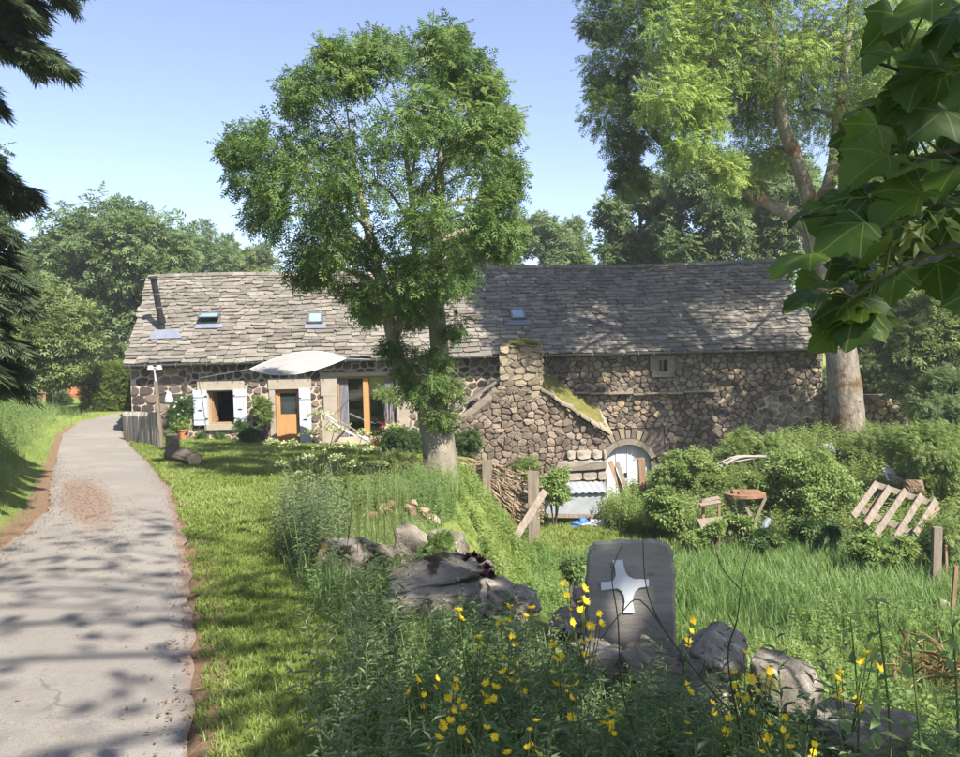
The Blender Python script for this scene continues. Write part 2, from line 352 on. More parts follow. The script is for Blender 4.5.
# ---------------------------------------------------------------- terrain
def sst(t): t = np.clip(t, 0, 1); return t*t*(3-2*t)
def wob(x, y, s=1.): return (np.sin(x*1.7*s+.6)*np.cos(y*1.3*s+1.1)+.5*np.sin(x*3.9*s+y*2.3*s)+.25*np.sin(x*8.3*s-y*7.1*s+2))/1.75
RR = np.array([(-.7, -3), (-.95, 1), (-1.2, 2.4), (-1.39, 3.42), (-1.64, 4.1), (-1.97, 4.96), (-2.48, 6.24), (-3.14, 7.86), (-3.92, 9.72), (-5.84, 13.96), (-8.25, 18.6), (-12.38, 26.06), (-14.0, 29.2), (-14.3, 31.6)])
RL = np.array([(-3.0, -3), (-3.1, 1), (-3.15, 2.4), (-3.4, 3.42), (-3.75, 4.2), (-4.2, 5.2), (-4.64, 6.32), (-5.51, 8.58), (-6.6, 11.3), (-9.2, 16), (-12.0, 21.2), (-15.13, 27.08), (-16.3, 30.5), (-16.3, 35.2)])
def xr(y): return np.interp(y, RR[:, 1], RR[:, 0])
def xl(y): return np.interp(y, RL[:, 1], RL[:, 0])
WL = np.array([(3.0, -4), (2.6, 1), (2.25, 2), (1.75, 3), (1.05, 4.3), (.0, 6.5), (-.9, 8), (-1.0, 10), (-.55, 15.8), (-.9, 22), (-1.1, 27.6)])
def xw(y): return np.interp(y, WL[:, 1], WL[:, 0])
def zmain(x, y):
    return -.0653*np.clip(y, -5, 27.4)+.03*np.clip(y-27.4, 0, 60)+.064*np.clip(-7-x, -9, 9)*np.clip(y/27.4, 0, 1)
def hz(x, y):
    x = np.asarray(x, float); y = np.asarray(y, float)
    z = zmain(x, y)
    g = -2.53-.11*(np.clip(y, 2, 27.4)-10.5)
    g = g+2.0*np.exp(-((x-11.3)/4.2)**2-((y-24)/4.2)**2)+.9*sst((x-10)/6)*np.exp(-((y-17)/9)**2)+.5*np.exp(-((x-7)/2.6)**2-((y-23)/3.5)**2)
    g = g+.06*wob(x, y, .8)
    t = sst((x-xw(y))/(1.3+.03*np.clip(y, 0, 30)))
    t = t*sst((46-y)/14)
    z = z*(1-t)+g*t
    bk = (1.75+.4*wob(x*.3, y*.3))*sst((xl(y)-.2-x)/2.5)*sst((34-y)/8)*sst((y+2)/6)
    verge = sst((x-xr(y))/.5)*.05*sst((xw(y)+.3-x)/.5)
    z = z+bk+verge+.02*wob(x*2, y*2)*sst((x-xr(y))/.4)
    far = np.clip((np.hypot(x, y-20)-45)/120, 0, 1)
    return z+9*far**1.5
def axis(segs):
    out = []
    for a, b, n in segs: out.append(np.linspace(a, b, n, endpoint=False))
    return np.concatenate(out+[[segs[-1][1]]])
gx = axis([(-600, -60, 14), (-60, -20, 40), (-20, -8, 60), (-8, 6, 120), (6, 20, 70), (20, 60, 40), (60, 600, 14)])
gy = axis([(-120, -8, 14), (-8, 0, 20), (0, 14, 130), (14, 34, 100), (34, 70, 40), (70, 900, 24)])
X, Y = np.meshgrid(gx, gy)
Z = hz(X, Y)
rd = sst((X-xl(Y)+.05)/.12)*sst((xr(Y)+.05-X)/.12)*(Y < 34)
Z = Z-.05*rd
nx, ny = len(gx), len(gy)
idx = np.arange(nx*ny).reshape(ny, nx)
F = np.stack([idx[:-1, :-1], idx[:-1, 1:], idx[1:, 1:], idx[1:, :-1]], -1).reshape(-1, 4)
er = np.abs(X-xr(Y)); el = np.abs(X-xl(Y))
dirt = np.exp(-(np.clip(er-.08, 0, 9)/(.16+.22*np.exp(-((Y-9.5)/3.5)**2)))**2)*np.clip(.75+.6*wob(X*3, Y*1.5), 0, 1)
dirt = np.maximum(dirt, np.exp(-(np.clip(el-.1, 0, 9)/(.16+.16*np.exp(-((Y-11)/4)**2)))**2))*(Y < 30)
dirt = np.maximum(dirt, .9*np.exp(-((X-1.7)/1.0)**2-((Y-19.5)/.7)**2)*(X > 0))
dirt = np.maximum(dirt, .8*np.exp(-((X-5.0)/2.2)**2-((Y-15.6)/.5)**2)*np.clip(.6+.8*wob(X*4, Y*4), 0, 1))
def ground_mat():
    m = bpy.data.materials.new('ground_grass'); m.use_nodes = True; nt = m.node_tree; p = nt.nodes['Principled BSDF']
    c = ramp(nt, noise(nt, .7, 6, .7), [(.110, .150, .034), (.180, .225, .055), (.250, .270, .092)])
    c = mixc(nt, step(nt, noise(nt, 14, 5, .7), .52, .72), c, (.050, .070, .014))
    c = mixc(nt, step(nt, noise(nt, 2.3, 5, .7), .60, .74), c, (.19, .155, .075))
    d = mth(nt, 'ADD', attr(nt, 'dirt'), mth(nt, 'MULTIPLY', mth(nt, 'SUBTRACT', noise(nt, 9, 5, .7), .5), 1.1))
    c2 = ramp(nt, noise(nt, 25, 6, .75), [(.10, .060, .036), (.20, .130, .082), (.31, .225, .150)])
    c = mixc(nt, step(nt, d, .42, .62), c, c2)
    nt.links.new(c, p.inputs['Base Color']); p.inputs['Roughness'].default_value = 1; p.inputs['Specular IOR Level'].default_value = .1
    b = nt.nodes.new('ShaderNodeBump'); b.inputs['Strength'].default_value = .8; b.inputs['Distance'].default_value = .05
    nt.links.new(noise(nt, 30, 8, .75), b.inputs['Height']); nt.links.new(b.outputs[0], p.inputs['Normal'])
    return m
ob('ground', np.stack([X, Y, Z], -1), F, ground_mat(), smooth=True, extra={'dirt': dirt.ravel()}, kind='structure')
# road: strip of cross sections; turns right behind the house at its far end
ys = np.concatenate([np.arange(-3, 14, .12), np.arange(14, 31.6, .25)])
secs = [((xl(y), y), (xr(y), y)) for y in ys]
for (a, b) in [((-16.4, 33.0), (-14.2, 32.2)), ((-16.0, 34.6), (-13.6, 32.6)), ((-14.6, 35.6), (-12.6, 32.8)), ((-12.5, 36), (-11, 33)), ((-5, 36.4), (-5, 33.4))]: secs.append((a, b))
V = []; lit = []; K = 24
for (a, b) in secs:
    for k in range(K+1):
        t = k/K; x = a[0]*(1-t)+b[0]*t; y = a[1]*(1-t)+b[1]*t
        if k in (0, K): x += .05*wob(x*5+k, y*5)
        zz = float(zmain(x, y))+.02*math.sin(math.pi*t)+.012
        V.append((x, y, zz))
        pt = math.exp(-((x+6.7+.58*(y-12.6))/.50)**2-((y-12.6)/3.4)**2)
        e = min(t, 1-t)
        lit.append(max(pt*1.05, .62*math.exp(-(e/.055)**2)+.35*math.exp(-((1-t)/.10)**2)*math.exp(-((y-10)/4)**2)))
n = len(secs); idx = np.arange(n*(K+1)).reshape(n, K+1)
F = np.stack([idx[:-1, :-1], idx[:-1, 1:], idx[1:, 1:], idx[1:, :-1]], -1).reshape(-1, 4)
def road_mat():
    m = bpy.data.materials.new('old_asphalt'); m.use_nodes = True; nt = m.node_tree; p = nt.nodes['Principled BSDF']
    c = ramp(nt, noise(nt, 1.1, 6, .65), [(.150, .135, .118), (.205, .186, .163), (.275, .250, .22)])
    c = mixc(nt, step(nt, noise(nt, 90, 3, .7), .55, .70), c, (.145, .131, .118))
    c = mixc(nt, step(nt, noise(nt, 140, 2, .6), .60, .70), c, (.34, .32, .29))
    c = mixc(nt, mth(nt, 'MULTIPLY', step(nt, noise(nt, 28, 4, .7), .54, .68), .6), c, (.12, .108, .096))
    vo = nt.nodes.new('ShaderNodeTexVoronoi'); vo.feature = 'DISTANCE_TO_EDGE'; vo.inputs['Scale'].default_value = .9
    g_ = nt.nodes.new('ShaderNodeNewGeometry'); nz_ = nt.nodes.new('ShaderNodeTexNoise'); nz_.inputs['Scale'].default_value = 3; nt.links.new(g_.outputs['Position'], nz_.inputs['Vector'])
    va = nt.nodes.new('ShaderNodeVectorMath'); va.operation = 'MULTIPLY_ADD'; va.inputs[1].default_value = (.5, .5, .5); nt.links.new(nz_.outputs['Color'], va.inputs[0]); nt.links.new(g_.outputs['Position'], va.inputs[2]); nt.links.new(va.outputs[0], vo.inputs['Vector'])
    crk = mth(nt, 'MULTIPLY', mth(nt, 'SUBTRACT', 1, step(nt, vo.outputs['Distance'], .004, .016)), mth(nt, 'MULTIPLY', step(nt, noise(nt, .8, 3), .54, .64), .4))
    c = mixc(nt, crk, c, (.05, .044, .038))
    c = mixc(nt, mth(nt, 'MULTIPLY', step(nt, noise(nt, .55, 3, .5), .52, .62), .5), c, (.165, .150, .135))
    d = mth(nt, 'ADD', attr(nt, 'litter'), mth(nt, 'MULTIPLY', mth(nt, 'SUBTRACT', noise(nt, 6, 7, .75), .5), 1.2))
    c2 = ramp(nt, noise(nt, 40, 6, .75), [(.115, .082, .062), (.19, .142, .110), (.27, .215, .170)])
    c = mixc(nt, step(nt, d, .42, .66), c, c2)
    nt.links.new(c, p.inputs['Base Color']); p.inputs['Roughness'].default_value = .92; p.inputs['Specular IOR Level'].default_value = .2
    b = nt.nodes.new('ShaderNodeBump'); b.inputs['Strength'].default_value = .5; b.inputs['Distance'].default_value = .012
    nt.links.new(noise(nt, 110, 4, .7), b.inputs['Height']); nt.links.new(b.outputs[0], p.inputs['Normal'])
    return m
ob('road', V, F, road_mat(), smooth=True, extra={'litter': lit}, kind='structure')

# ---------------------------------------------------------------- stone pieces
def clip(poly, a, b, c):      # keep a*x+b*y<=c
    out = []
    for i in range(len(poly)):
        p, q = poly[i], poly[(i+1) % len(poly)]
        dp, dq = a*p[0]+b*p[1]-c, a*q[0]+b*q[1]-c
        if dp <= 0: out.append(p)
        if dp*dq < 0:
            t = dp/(dp-dq); out.append((p[0]+(q[0]-p[0])*t, p[1]+(q[1]-p[1])*t))
    return out
def area(P): return .5*sum(P[i][0]*P[(i+1) % len(P)][1]-P[(i+1) % len(P)][0]*P[i][1] for i in range(len(P)))
def cells(region, sx, sy, gap, seed, holes=(), jit=.32):
    """irregular stones (polygons) packed in a convex region, rectangles in holes left out"""
    rg = random.Random(seed); xs = [p[0] for p in region]; zs = [p[1] for p in region]
    pts = {}
    ni = int((max(xs)-min(xs))/sx)+3; nj = int((max(zs)-min(zs))/sy)+3
    for j in range(nj):
        for i in range(ni):
            pts[i, j] = (min(xs)+(i-1+.5*(j % 2)+rg.uniform(-jit, jit))*sx, min(zs)+(j-1+rg.uniform(-jit, jit)*.8)*sy)
    out = []; k = sx/sy
    reg = region if area(region) > 0 else region[::-1]
    for (i, j), p in pts.items():
        P = [(p[0]-2*sx, p[1]-2*sy), (p[0]+2*sx, p[1]-2*sy), (p[0]+2*sx, p[1]+2*sy), (p[0]-2*sx, p[1]+2*sy)]
        for di in range(-2, 3):
            for dj in range(-2, 3):
                q = pts.get((i+di, j+dj))
                if q is None or (di == 0 and dj == 0): continue
                a, b = q[0]-p[0], (q[1]-p[1])*k*k
                c = (q[0]**2-p[0]**2)/2+(q[1]**2-p[1]**2)/2*k*k
                L = math.hypot(a, b); P = clip(P, a, b, c-gap/2*L)
                if len(P) < 3: break
            if len(P) < 3: break
        if len(P) < 3: continue
        for m_ in range(len(reg)):
            e, g_ = reg[m_], reg[(m_+1) % len(reg)]
            a, b = g_[1]-e[1], e[0]-g_[0]; P = clip(P, a, b, a*e[0]+b*e[1])
            if len(P) < 3: break
        if len(P) < 3: continue
        for (x0, x1, z0, z1) in holes:
            cx = sum(q[0] for q in P)/len(P); cz = sum(q[1] for q in P)/len(P)
            if all(q[0] > x0 and q[0] < x1 and q[1] > z0 and q[1] < z1 for q in P): P = []; break
            if max(q[0] for q in P) > x0 and min(q[0] for q in P) < x1 and max(q[1] for q in P) > z0 and min(q[1] for q in P) < z1:
                opts = [clip(P, 1, 0, x0-gap/2), clip(P, -1, 0, -(x1+gap/2)), clip(P, 0, 1, z0-gap/2), clip(P, 0, -1, -(z1+gap/2))]
                opts = [o for o in opts if len(o) > 2]
                P = max(opts, key=lambda o: abs(area(o))) if opts else []
                if len(P) < 3: break
        if len(P) < 3 or abs(area(P)) < .12*sx*sy: continue
        out.append(P)
    return out
def stone_geo(P, mp, depth, rg, inset=.80):
    """one stone: polygon P pushed out of the wall; mp(a, b, h) -> world"""
    if area(P) < 0: P = P[::-1]
    # round the corners a little
    Q = []
    for i in range(len(P)):
        p, q, o = P[i], P[(i+1) % len(P)], P[i-1]
        Q.append((p[0]*.80+o[0]*.2, p[1]*.80+o[1]*.2)); Q.append((p[0]*.80+q[0]*.2, p[1]*.80+q[1]*.2))
    if len(Q) > 12: Q = Q[::2]
    n = len(Q); cx = sum(q[0] for q in Q)/n; cz = sum(q[1] for q in Q)/n
    D = depth*rg.uniform(.4, 1.35); tx, tz = rg.uniform(-.2, .2), rg.uniform(-.2, .2)
    V = []
    for sc, h in ((1, -.04), (1, D*.45), (inset, D)):
        for q in Q:
            dx, dz = (q[0]-cx)*sc, (q[1]-cz)*sc
            jj = .10*math.sqrt(abs(area(P))) if sc < 1 else .0; V.append(mp(cx+dx+rg.uniform(-.5, .5)*jj, cz+dz+rg.uniform(-.5, .5)*jj, h+(tx*dx+tz*dz if h > 0 else 0)+(rg.uniform(-.22, .22)*D if h > 0 else 0)))
    V.append(mp(cx, cz, D*1.08))
    Fc = []
    for k in range(2):
        for i in range(n):
            a = k*n+i; b = k*n+(i+1) % n; Fc.append((a, b, b+n, a+n))
    for i in range(n): Fc.append((2*n+i, 2*n+(i+1) % n, 3*n))
    return V, Fc
def lay_stones(polys, mp, depth, mat, parent, name, seed, limit=300, inset=.86, smooth=False):
    rg = random.Random(seed); polys = sorted(polys, key=lambda p: -abs(area(p))); rest = MB()
    for i, P in enumerate(polys):
        V, Fc = stone_geo(P, mp, depth, rg, inset)
        m = mat(P, rg) if callable(mat) else mat
        if i < limit: ob(name, V, Fc, m, parent, rnd=rg.random(), smooth=smooth)
        else: rest.add(V, Fc, rg.random())
    if rest.v: rest.build('small_'+name+'s', mat if isinstance(mat, str) else 'stone_wall', parent, smooth=smooth, kind='stuff')

# ---------------------------------------------------------------- farmhouse
YF = 27.4
HX0, HXR, HX1 = -12.72, 12.39, 15.6
EZ, RZ, RY = 1.20, 4.72, 31.6          # eave height, ridge height and depth
def fx(px, py): return float(U(px, py, YF)[0])
def fz(px, py): return float(U(px, py, YF)[2])
house = root('stone_farmhouse', (-.2, 30, -2), 'long grey stone farmhouse with a stone slab roof beyond the lawn', 'house')
def rect(px0, px1, py0, py1): return (fx(px0, py0), fx(px1, py0), fz((px0+px1)/2, py1), fz((px0+px1)/2, py0))
WIN = rect(208, 234, 390, 424); DOOR = rect(275, 299.5, 389, 444); GLZ = rect(337, 396, 376, 437); VENT = rect(657, 667, 360, 371)
ARC = (fx(606, 480), fx(651, 480), fz(628, 513), fz(628, 444))
XS = 1.4                                # left masonry up to here has pale mortar
def walls(x0, x1, z0, z1, holes, y0, y1):
    m = MB(); xs = sorted({x0, x1, *[h[0] for h in holes], *[h[1] for h in holes]})
    for a, b in zip(xs, xs[1:]):
        zs = [z0]
        for h in sorted((h for h in holes if h[0] < (a+b)/2 < h[1]), key=lambda h: h[2]): zs += [h[2], h[3]]
        zs.append(z1)
        for k in range(0, len(zs), 2):
            if zs[k+1]-zs[k] > 1e-3: m.box(a, b, y0, y1, zs[k], zs[k+1])
    return m
wl = walls(HX0, XS, -5, EZ+.02, [WIN, DOOR, GLZ], YF, YF+.5).build('wall', 'mortar', house, label='pale mortared wall with dark stones')
wr = walls(XS, HXR+.1, -5.4, EZ+.02, [VENT, ARC], YF, YF+.5).build('wall', 'mortar_dark', house, label='dark dry stone wall')
mb = MB().box(HXR+.1, HX1, YF+.002, YF+.5, -5, -.55); wx = mb.build('wall', 'mortar_dark', house, label='low stone wall stub past the roof end')
mb = MB(); mb.box(HX0, HX0+.5, YF+.5, 36.2, -3, EZ); mb.box(HXR-.4, HXR+.1, YF+.5, 36.2, -5, EZ); mb.box(HX0, HXR, 35.7, 36.2, -5, EZ)
mb.prism([(HX0+.02, YF+.1, EZ), (HX0+.02, 36.1, EZ), (HX0+.02, RY, RZ-.35)], (.4, 0, 0)); mb.prism([(HXR-.3, YF+.1, EZ), (HXR-.3, 36.1, EZ), (HXR-.3, RY, RZ-.35)], (.4, 0, 0))
mb.build('gable_wall', 'mortar_dark', house)
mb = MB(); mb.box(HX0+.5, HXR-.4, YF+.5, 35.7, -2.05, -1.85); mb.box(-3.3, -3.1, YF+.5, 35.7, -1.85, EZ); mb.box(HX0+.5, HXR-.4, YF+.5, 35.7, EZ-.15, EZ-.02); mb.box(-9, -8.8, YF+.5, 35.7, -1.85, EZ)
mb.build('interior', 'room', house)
pf = lambda a, b, h: (a, YF-h, b)
# stones of the mortared left part
g = .085
hl = [(WIN[0]-.1, WIN[1]+.1, WIN[2]-.2, WIN[3]+.30), (DOOR[0]-.2, DOOR[1]+.22, -3, DOOR[3]+.36), (GLZ[0]-.52, GLZ[1]+.42, -3, GLZ[3]+.13)]
base = [(HX0+.04, -2.4), (XS, -2.4), (XS, EZ-.02), (HX0+.04, EZ-.02)]
P1 = cells([(HX0+.04, -1.9), (-10.7, -1.9), (-10.7, EZ-.02), (HX0+.04, EZ-.02)], .50, .31, .045, 3, hl, .28)
P2 = cells([(-10.66, -2.2), (XS-.02, -2.2), (XS-.02, EZ-.02), (-10.66, EZ-.02)], .315, .265, .062, 4, hl, .38)
lay_stones(P1, pf, .045, 'stone_light', wl, 'stone', 5, inset=.9)
lay_stones(P2, pf, .040, 'stone_light', wl, 'stone', 6, 230, .88)
# dry stone right part
hr = [(VENT[0]-.3, VENT[1]+.3, VENT[2]-.25, VENT[3]+.22), (ARC[0]-.55, ARC[1]+.5, -6, ARC[3]+.58)]
P3 = cells([(XS+.02, -4.7), (HXR+.05, -4.7), (HXR+.05, EZ-.02), (XS+.02, EZ-.02)], .255, .205, .010, 8, hr, .52)
P3 = [p for p in P3 if not (min(q[0] for q in p) < 4.6 and max(q[1] for q in p) < -2.2)]
lay_stones(P3, pf, .08, 'stone_wall', wr, 'stone', 9, 300, .84)
MB().prism([(x_, YF-.035, z_) for x_, z_ in [(9.7, -1.6), (10.3, -.55), (11.2, -.15), (12.3, -.2), (12.35, -1.4), (11.3, -1.55), (10.6, -2.0)]], (0, .03, 0)).build('mortar_patch', 'mortar', wr)
MB().prism([(x_, YF-.035, z_) for x_, z_ in [(1.45, -.6), (1.45, 1.1), (2.0, 1.15), (2.6, .2), (2.2, -.6)]], (0, .03, 0)).build('mortar_patch', 'mortar', wr)
P4 = cells([(HXR+.12, -3.6), (HX1, -3.6), (HX1, -.6), (HXR+.12, -.55)], .36, .28, .03, 10, (), .38)
lay_stones(P4, pf, .09, 'stone_wall', wx, 'stone', 11)
# arch of the cellar door: voussoirs, then a flat lintel band
rgm = random.Random(4); acx = (ARC[0]+ARC[1])/2; aw = (ARC[1]-ARC[0])/2; spring = ARC[3]-.55
rad = (aw*aw+.55*.55)/(2*.55); acz = ARC[3]-rad
def arcp(th, r_, h): return (acx+math.sin(th)*r_, YF-h, acz+math.cos(th)*r_)
thm = math.asin(min(1, aw/rad))
nvs = 17
for i in range(nvs):
    a0 = -thm*1.18+2.36*thm*i/nvs; a1 = -thm*1.18+2.36*thm*(i+1)/nvs-.012; D = .07+rgm.uniform(0, .05); r0, r1 = rad+.23, rad+.23+rgm.uniform(.30, .42)
    MB().hexa([arcp(a0, r0, -.06), arcp(a1, r0, -.06), arcp(a1, r1, -.06), arcp(a0, r1, -.06), arcp(a0+.01, r0, D), arcp(a1-.01, r0, D), arcp(a1-.012, r1-.03, D), arcp(a0+.012, r1-.03, D)]).build('voussoir', 'stone_wall', wr).data.attributes['rnd'].data.foreach_set('value', [rgm.random()]*8)
for i in range(3):
    a0 = -thm+2*thm*i/3+.008; a1 = -thm+2*thm*(i+1)/3-.008; m = MB(); N = 5
    for k in range(N):
        b0 = a0+(a1-a0)*k/N; b1 = a0+(a1-a0)*(k+1)/N
        m.hexa([arcp(b0, rad, -.3), arcp(b1, rad, -.3), arcp(b1, rad+.21, -.3), arcp(b0, rad+.21, -.3), arcp(b0, rad, .11), arcp(b1, rad, .11), arcp(b1, rad+.21, .11), arcp(b0, rad+.21, .11)])
    m.build('arch_stone', 'quoin', wr)
# corner filling over the arch opening's square top
m = MB(); N = 12
for k in range(N):
    b0 = -thm+2*thm*k/N; b1 = -thm+2*thm*(k+1)/N; p0 = arcp(b0, rad+.01, -.02); p1 = arcp(b1, rad+.01, -.02)
    m.hexa([(p0[0], YF+.02, p0[2]), (p1[0], YF+.02, p1[2]), (p1[0], YF+.4, p1[2]), (p0[0], YF+.4, p0[2]), (p0[0], YF+.02, ARC[3]+.01), (p1[0], YF+.02, ARC[3]+.01), (p1[0], YF+.4, ARC[3]+.01), (p0[0], YF+.4, ARC[3]+.01)])
m.build('arch_backing', 'mortar_dark', wr)
cd = MB().box(ARC[0]+.01, ARC[1]-.01, YF+.16, YF+.22, ARC[2], ARC[3]+.1).build('cellar_door', 'metal_door', house, label='pale painted metal cellar door under the arch')
for k in range(1, 4): MB().box(ARC[0]+(ARC[1]-ARC[0])*k/4-.012, ARC[0]+(ARC[1]-ARC[0])*k/4+.012, YF+.13, YF+.16, ARC[2], ARC[3]-.1-.08*abs(k-2)).build('cover_strip', 'metal_door', cd)
MB().box(acx-.12, acx-.05, YF+.08, YF+.158, -3.4, -3.2).build('door_handle', 'black_metal', cd)
# ledge of projecting slabs
rgl = random.Random(2); x = XS+.9
while x < 8.0:
    w_ = rgl.uniform(.4, .9); z = -.24+rgl.uniform(-.03, .03)-(.06 if x > 4 else 0)
    if not (3.4 < x < 3.9): MB().box(x, x+w_-.02, YF-rgl.uniform(.22, .30), YF+.02, z, z+rgl.uniform(.05, .08), rgl.random()).build('ledge_slab', 'lauze_edge', wr)
    x += w_
# dressed stone frames
def frame_stones(boxes, mat='dressed'):
    for (x0, x1, z0, z1, d) in boxes: MB().box(x0, x1, YF-d-.035, YF+.06, z0, z1).build('dressed_stone', mat, wl if x0 < XS else wr)
frame_stones([(WIN[0]-.36, WIN[1]+.40, WIN[3], WIN[3]+.32, .05), (WIN[0]-.12, WIN[1]+.12, WIN[2]-.2, WIN[2], .10),
              (DOOR[0]-.2, DOOR[0], DOOR[2], DOOR[3], .035), (DOOR[1], DOOR[1]+.2, DOOR[2], DOOR[3], .035), (DOOR[0]-.22, DOOR[1]+.45, DOOR[3], DOOR[3]+.38, .05),
              (GLZ[0]-.58, GLZ[0], -2, -.95, .04), (GLZ[0]-.5, GLZ[0], -.94, -.1, .045), (GLZ[0]-.6, GLZ[0], -.09, GLZ[3], .04),
              (GLZ[1], GLZ[1]+.42, -2, -.9, .04), (GLZ[1], GLZ[1]+.46, -.89, .0, .045), (GLZ[1], GLZ[1]+.4, .01, GLZ[3], .04), (GLZ[0]-.6, GLZ[1]+.46, GLZ[3], GLZ[3]+.14, .05)])
frame_stones([(VENT[0]-.28, VENT[0], VENT[2]-.0, VENT[3], .08), (VENT[1], VENT[1]+.28, VENT[2], VENT[3], .08), (VENT[0]-.28, VENT[1]+.28, VENT[3], VENT[3]+.2, .09), (VENT[0]-.2, VENT[1]+.24, VENT[2]-.22, VENT[2], .08)], 'quoin')
MB().box(VENT[0], VENT[1], YF+.2, YF+.24, VENT[2], VENT[3]).build('vent_window', 'glass', house)
mb = MB(); mb.box((VENT[0]+VENT[1])/2-.015, (VENT[0]+VENT[1])/2+.015, YF+.14, YF+.17, VENT[2], VENT[3]); mb.build('iron_bar', 'black_metal', wr)
# window with shutters
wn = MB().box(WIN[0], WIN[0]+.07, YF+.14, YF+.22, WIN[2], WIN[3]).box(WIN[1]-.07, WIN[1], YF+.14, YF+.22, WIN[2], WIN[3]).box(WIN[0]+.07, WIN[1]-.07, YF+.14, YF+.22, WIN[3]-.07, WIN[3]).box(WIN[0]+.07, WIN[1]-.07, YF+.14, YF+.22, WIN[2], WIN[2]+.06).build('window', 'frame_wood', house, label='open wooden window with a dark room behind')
MB().box(WIN[0]+.07, WIN[0]+.10, YF+.23, YF+.72, WIN[2]+.05, WIN[3]-.05).build('open_sash', 'frame_wood', wn)
MB().box(WIN[0]+.02, WIN[1]-.02, YF+.02, YF+.14, WIN[2]-.0, WIN[2]+.04).build('sill', 'frame_wood', wn)
def shutter(x0, x1, z0, z1, hin, open_=.04):
    s_ = root_part = MB().box(x0, x1, YF-.13, YF-.095, z0, z1).build('shutter', 'white_paint', house)
    nb = 4
    for k in range(nb):
        a = x0+(x1-x0)*k/nb+.004; b = x0+(x1-x0)*(k+1)/nb-.004
        MB().box(a, b, YF-.145, YF-.13, z0+.003, z1-.003).build('board', 'white_paint', s_)
    for zz in (z0+.16*(z1-z0), z0+.80*(z1-z0)): MB().box(x0+.01, x1-.01, YF-.165, YF-.145, zz, zz+.07).build('batten', 'white_paint', s_)
    for zz in (z0+.18*(z1-z0), z0+.82*(z1-z0)): MB().box(hin-.05, hin+.05, YF-.18, YF-.166, zz, zz+.03).build('hinge', 'black_metal', s_)
    MB().box((x0+x1)/2-.07, (x0+x1)/2+.07, YF-.165, YF-.146, z0+.42*(z1-z0), z0+.42*(z1-z0)+.03).build('shutter_bar', 'black_metal', s_)
s1 = rect(194, 208.5, 390, 425); shutter(s1[0], WIN[0]-.01, s1[2], s1[3], WIN[0]-.03)
s2 = rect(233.5, 247, 389, 424); shutter(WIN[1]+.01, s2[1], s2[2], s2[3], WIN[1]+.03)
s3 = rect(298.5, 311, 388, 438); shutter(DOOR[1]+.0, s3[1], DOOR[2]+.05, s3[3], DOOR[1]+.04)
# front door: stable door with a glazed upper leaf
dz = DOOR[2]+(DOOR[3]-DOOR[2])*.50
dr = MB().box(DOOR[0]+.07, DOOR[1]-.07, YF+.10, YF+.15, DOOR[2]+.04, dz).build('door', 'door_wood', house, label='orange wooden front door with dark upper pane')
MB().box(DOOR[0], DOOR[0]+.07, YF+.06, YF+.16, DOOR[2], DOOR[3]).box(DOOR[1]-.07, DOOR[1], YF+.06, YF+.16, DOOR[2], DOOR[3]).box(DOOR[0]+.07, DOOR[1]-.07, YF+.06, YF+.16, DOOR[3]-.07, DOOR[3]).build('door_frame', 'door_wood', dr)
a, b, c, d = DOOR[0]+.07, DOOR[1]-.07, dz+.005, DOOR[3]-.07
MB().box(a, a+.08, YF+.10, YF+.145, c, d).box(b-.08, b, YF+.10, YF+.145, c, d).box(a+.08, b-.08, YF+.10, YF+.145, d-.08, d).box(a+.08, b-.08, YF+.10, YF+.145, c, c+.07).build('upper_leaf', 'door_wood', dr)
MB().box(a+.08, b-.08, YF+.118, YF+.126, c+.07, d-.08).build('pane', 'glass', dr)
MB().box(b-.05, b-.02, YF+.04, YF+.098, dz-.12, dz-.09).build('door_handle', 'black_metal', dr)
MB().box(DOOR[0]-.15, DOOR[1]+.15, YF-.45, YF+.06, DOOR[2]-.18, DOOR[2]-.005).build('door_step', 'dressed', house)
# glazed double opening with a timber post
gw = root_g = MB().box(GLZ[0], GLZ[1], YF+.05, YF+.16, GLZ[3]-.09, GLZ[3]).build('glazed_door', 'frame_wood', house, label='wide glazed opening with a wooden post in the middle')
gm = fx(366, 400)
MB().box(gm-.10, gm+.10, YF+.03, YF+.18, GLZ[2], GLZ[3]-.09).build('post', 'door_wood', gw)
MB().box(GLZ[0], GLZ[0]+.06, YF+.06, YF+.15, GLZ[2], GLZ[3]-.09).box(GLZ[1]-.06, GLZ[1], YF+.06, YF+.15, GLZ[2], GLZ[3]-.09).build('door_frame', 'frame_wood', gw)
MB().box(GLZ[0]+.06, gm-.10, YF+.20, YF+.21, GLZ[2], GLZ[3]-.09).build('pane', 'clear', gw)
MB().box(gm+.10, GLZ[1]-.06, YF+.20, YF+.21, GLZ[2], GLZ[3]-.09).build('pane', 'clear', gw)
def curtain(x0, x1, y, z0, z1, mat):
    N = 36; V = []
    for k in range(N+1):
        x = x0+(x1-x0)*k/N; yy = y+.04*math.sin(k*1.25)
        V += [(x, yy, z0), (x, yy, z1)]
    ob('curtain', V, [(2*k, 2*k+2, 2*k+3, 2*k+1) for k in range(N)], mat, gw, smooth=True)
curtain(GLZ[0]+.06, GLZ[0]+.36, YF+.12, GLZ[2]+.02, GLZ[3]-.12, 'curtain'); curtain(GLZ[1]-.45, GLZ[1]-.08, YF+.12, GLZ[2]+.02, GLZ[3]-.12, 'curtain')
for i, (x, w_) in enumerate([(GLZ[0]+.9, .5), (gm+.5, .7)]): MB().box(x, x+w_, 31, 31.4, -1.85, -.3+.4*i).build('cupboard', 'shrub_dark' if i else 'grey_cloth', house)

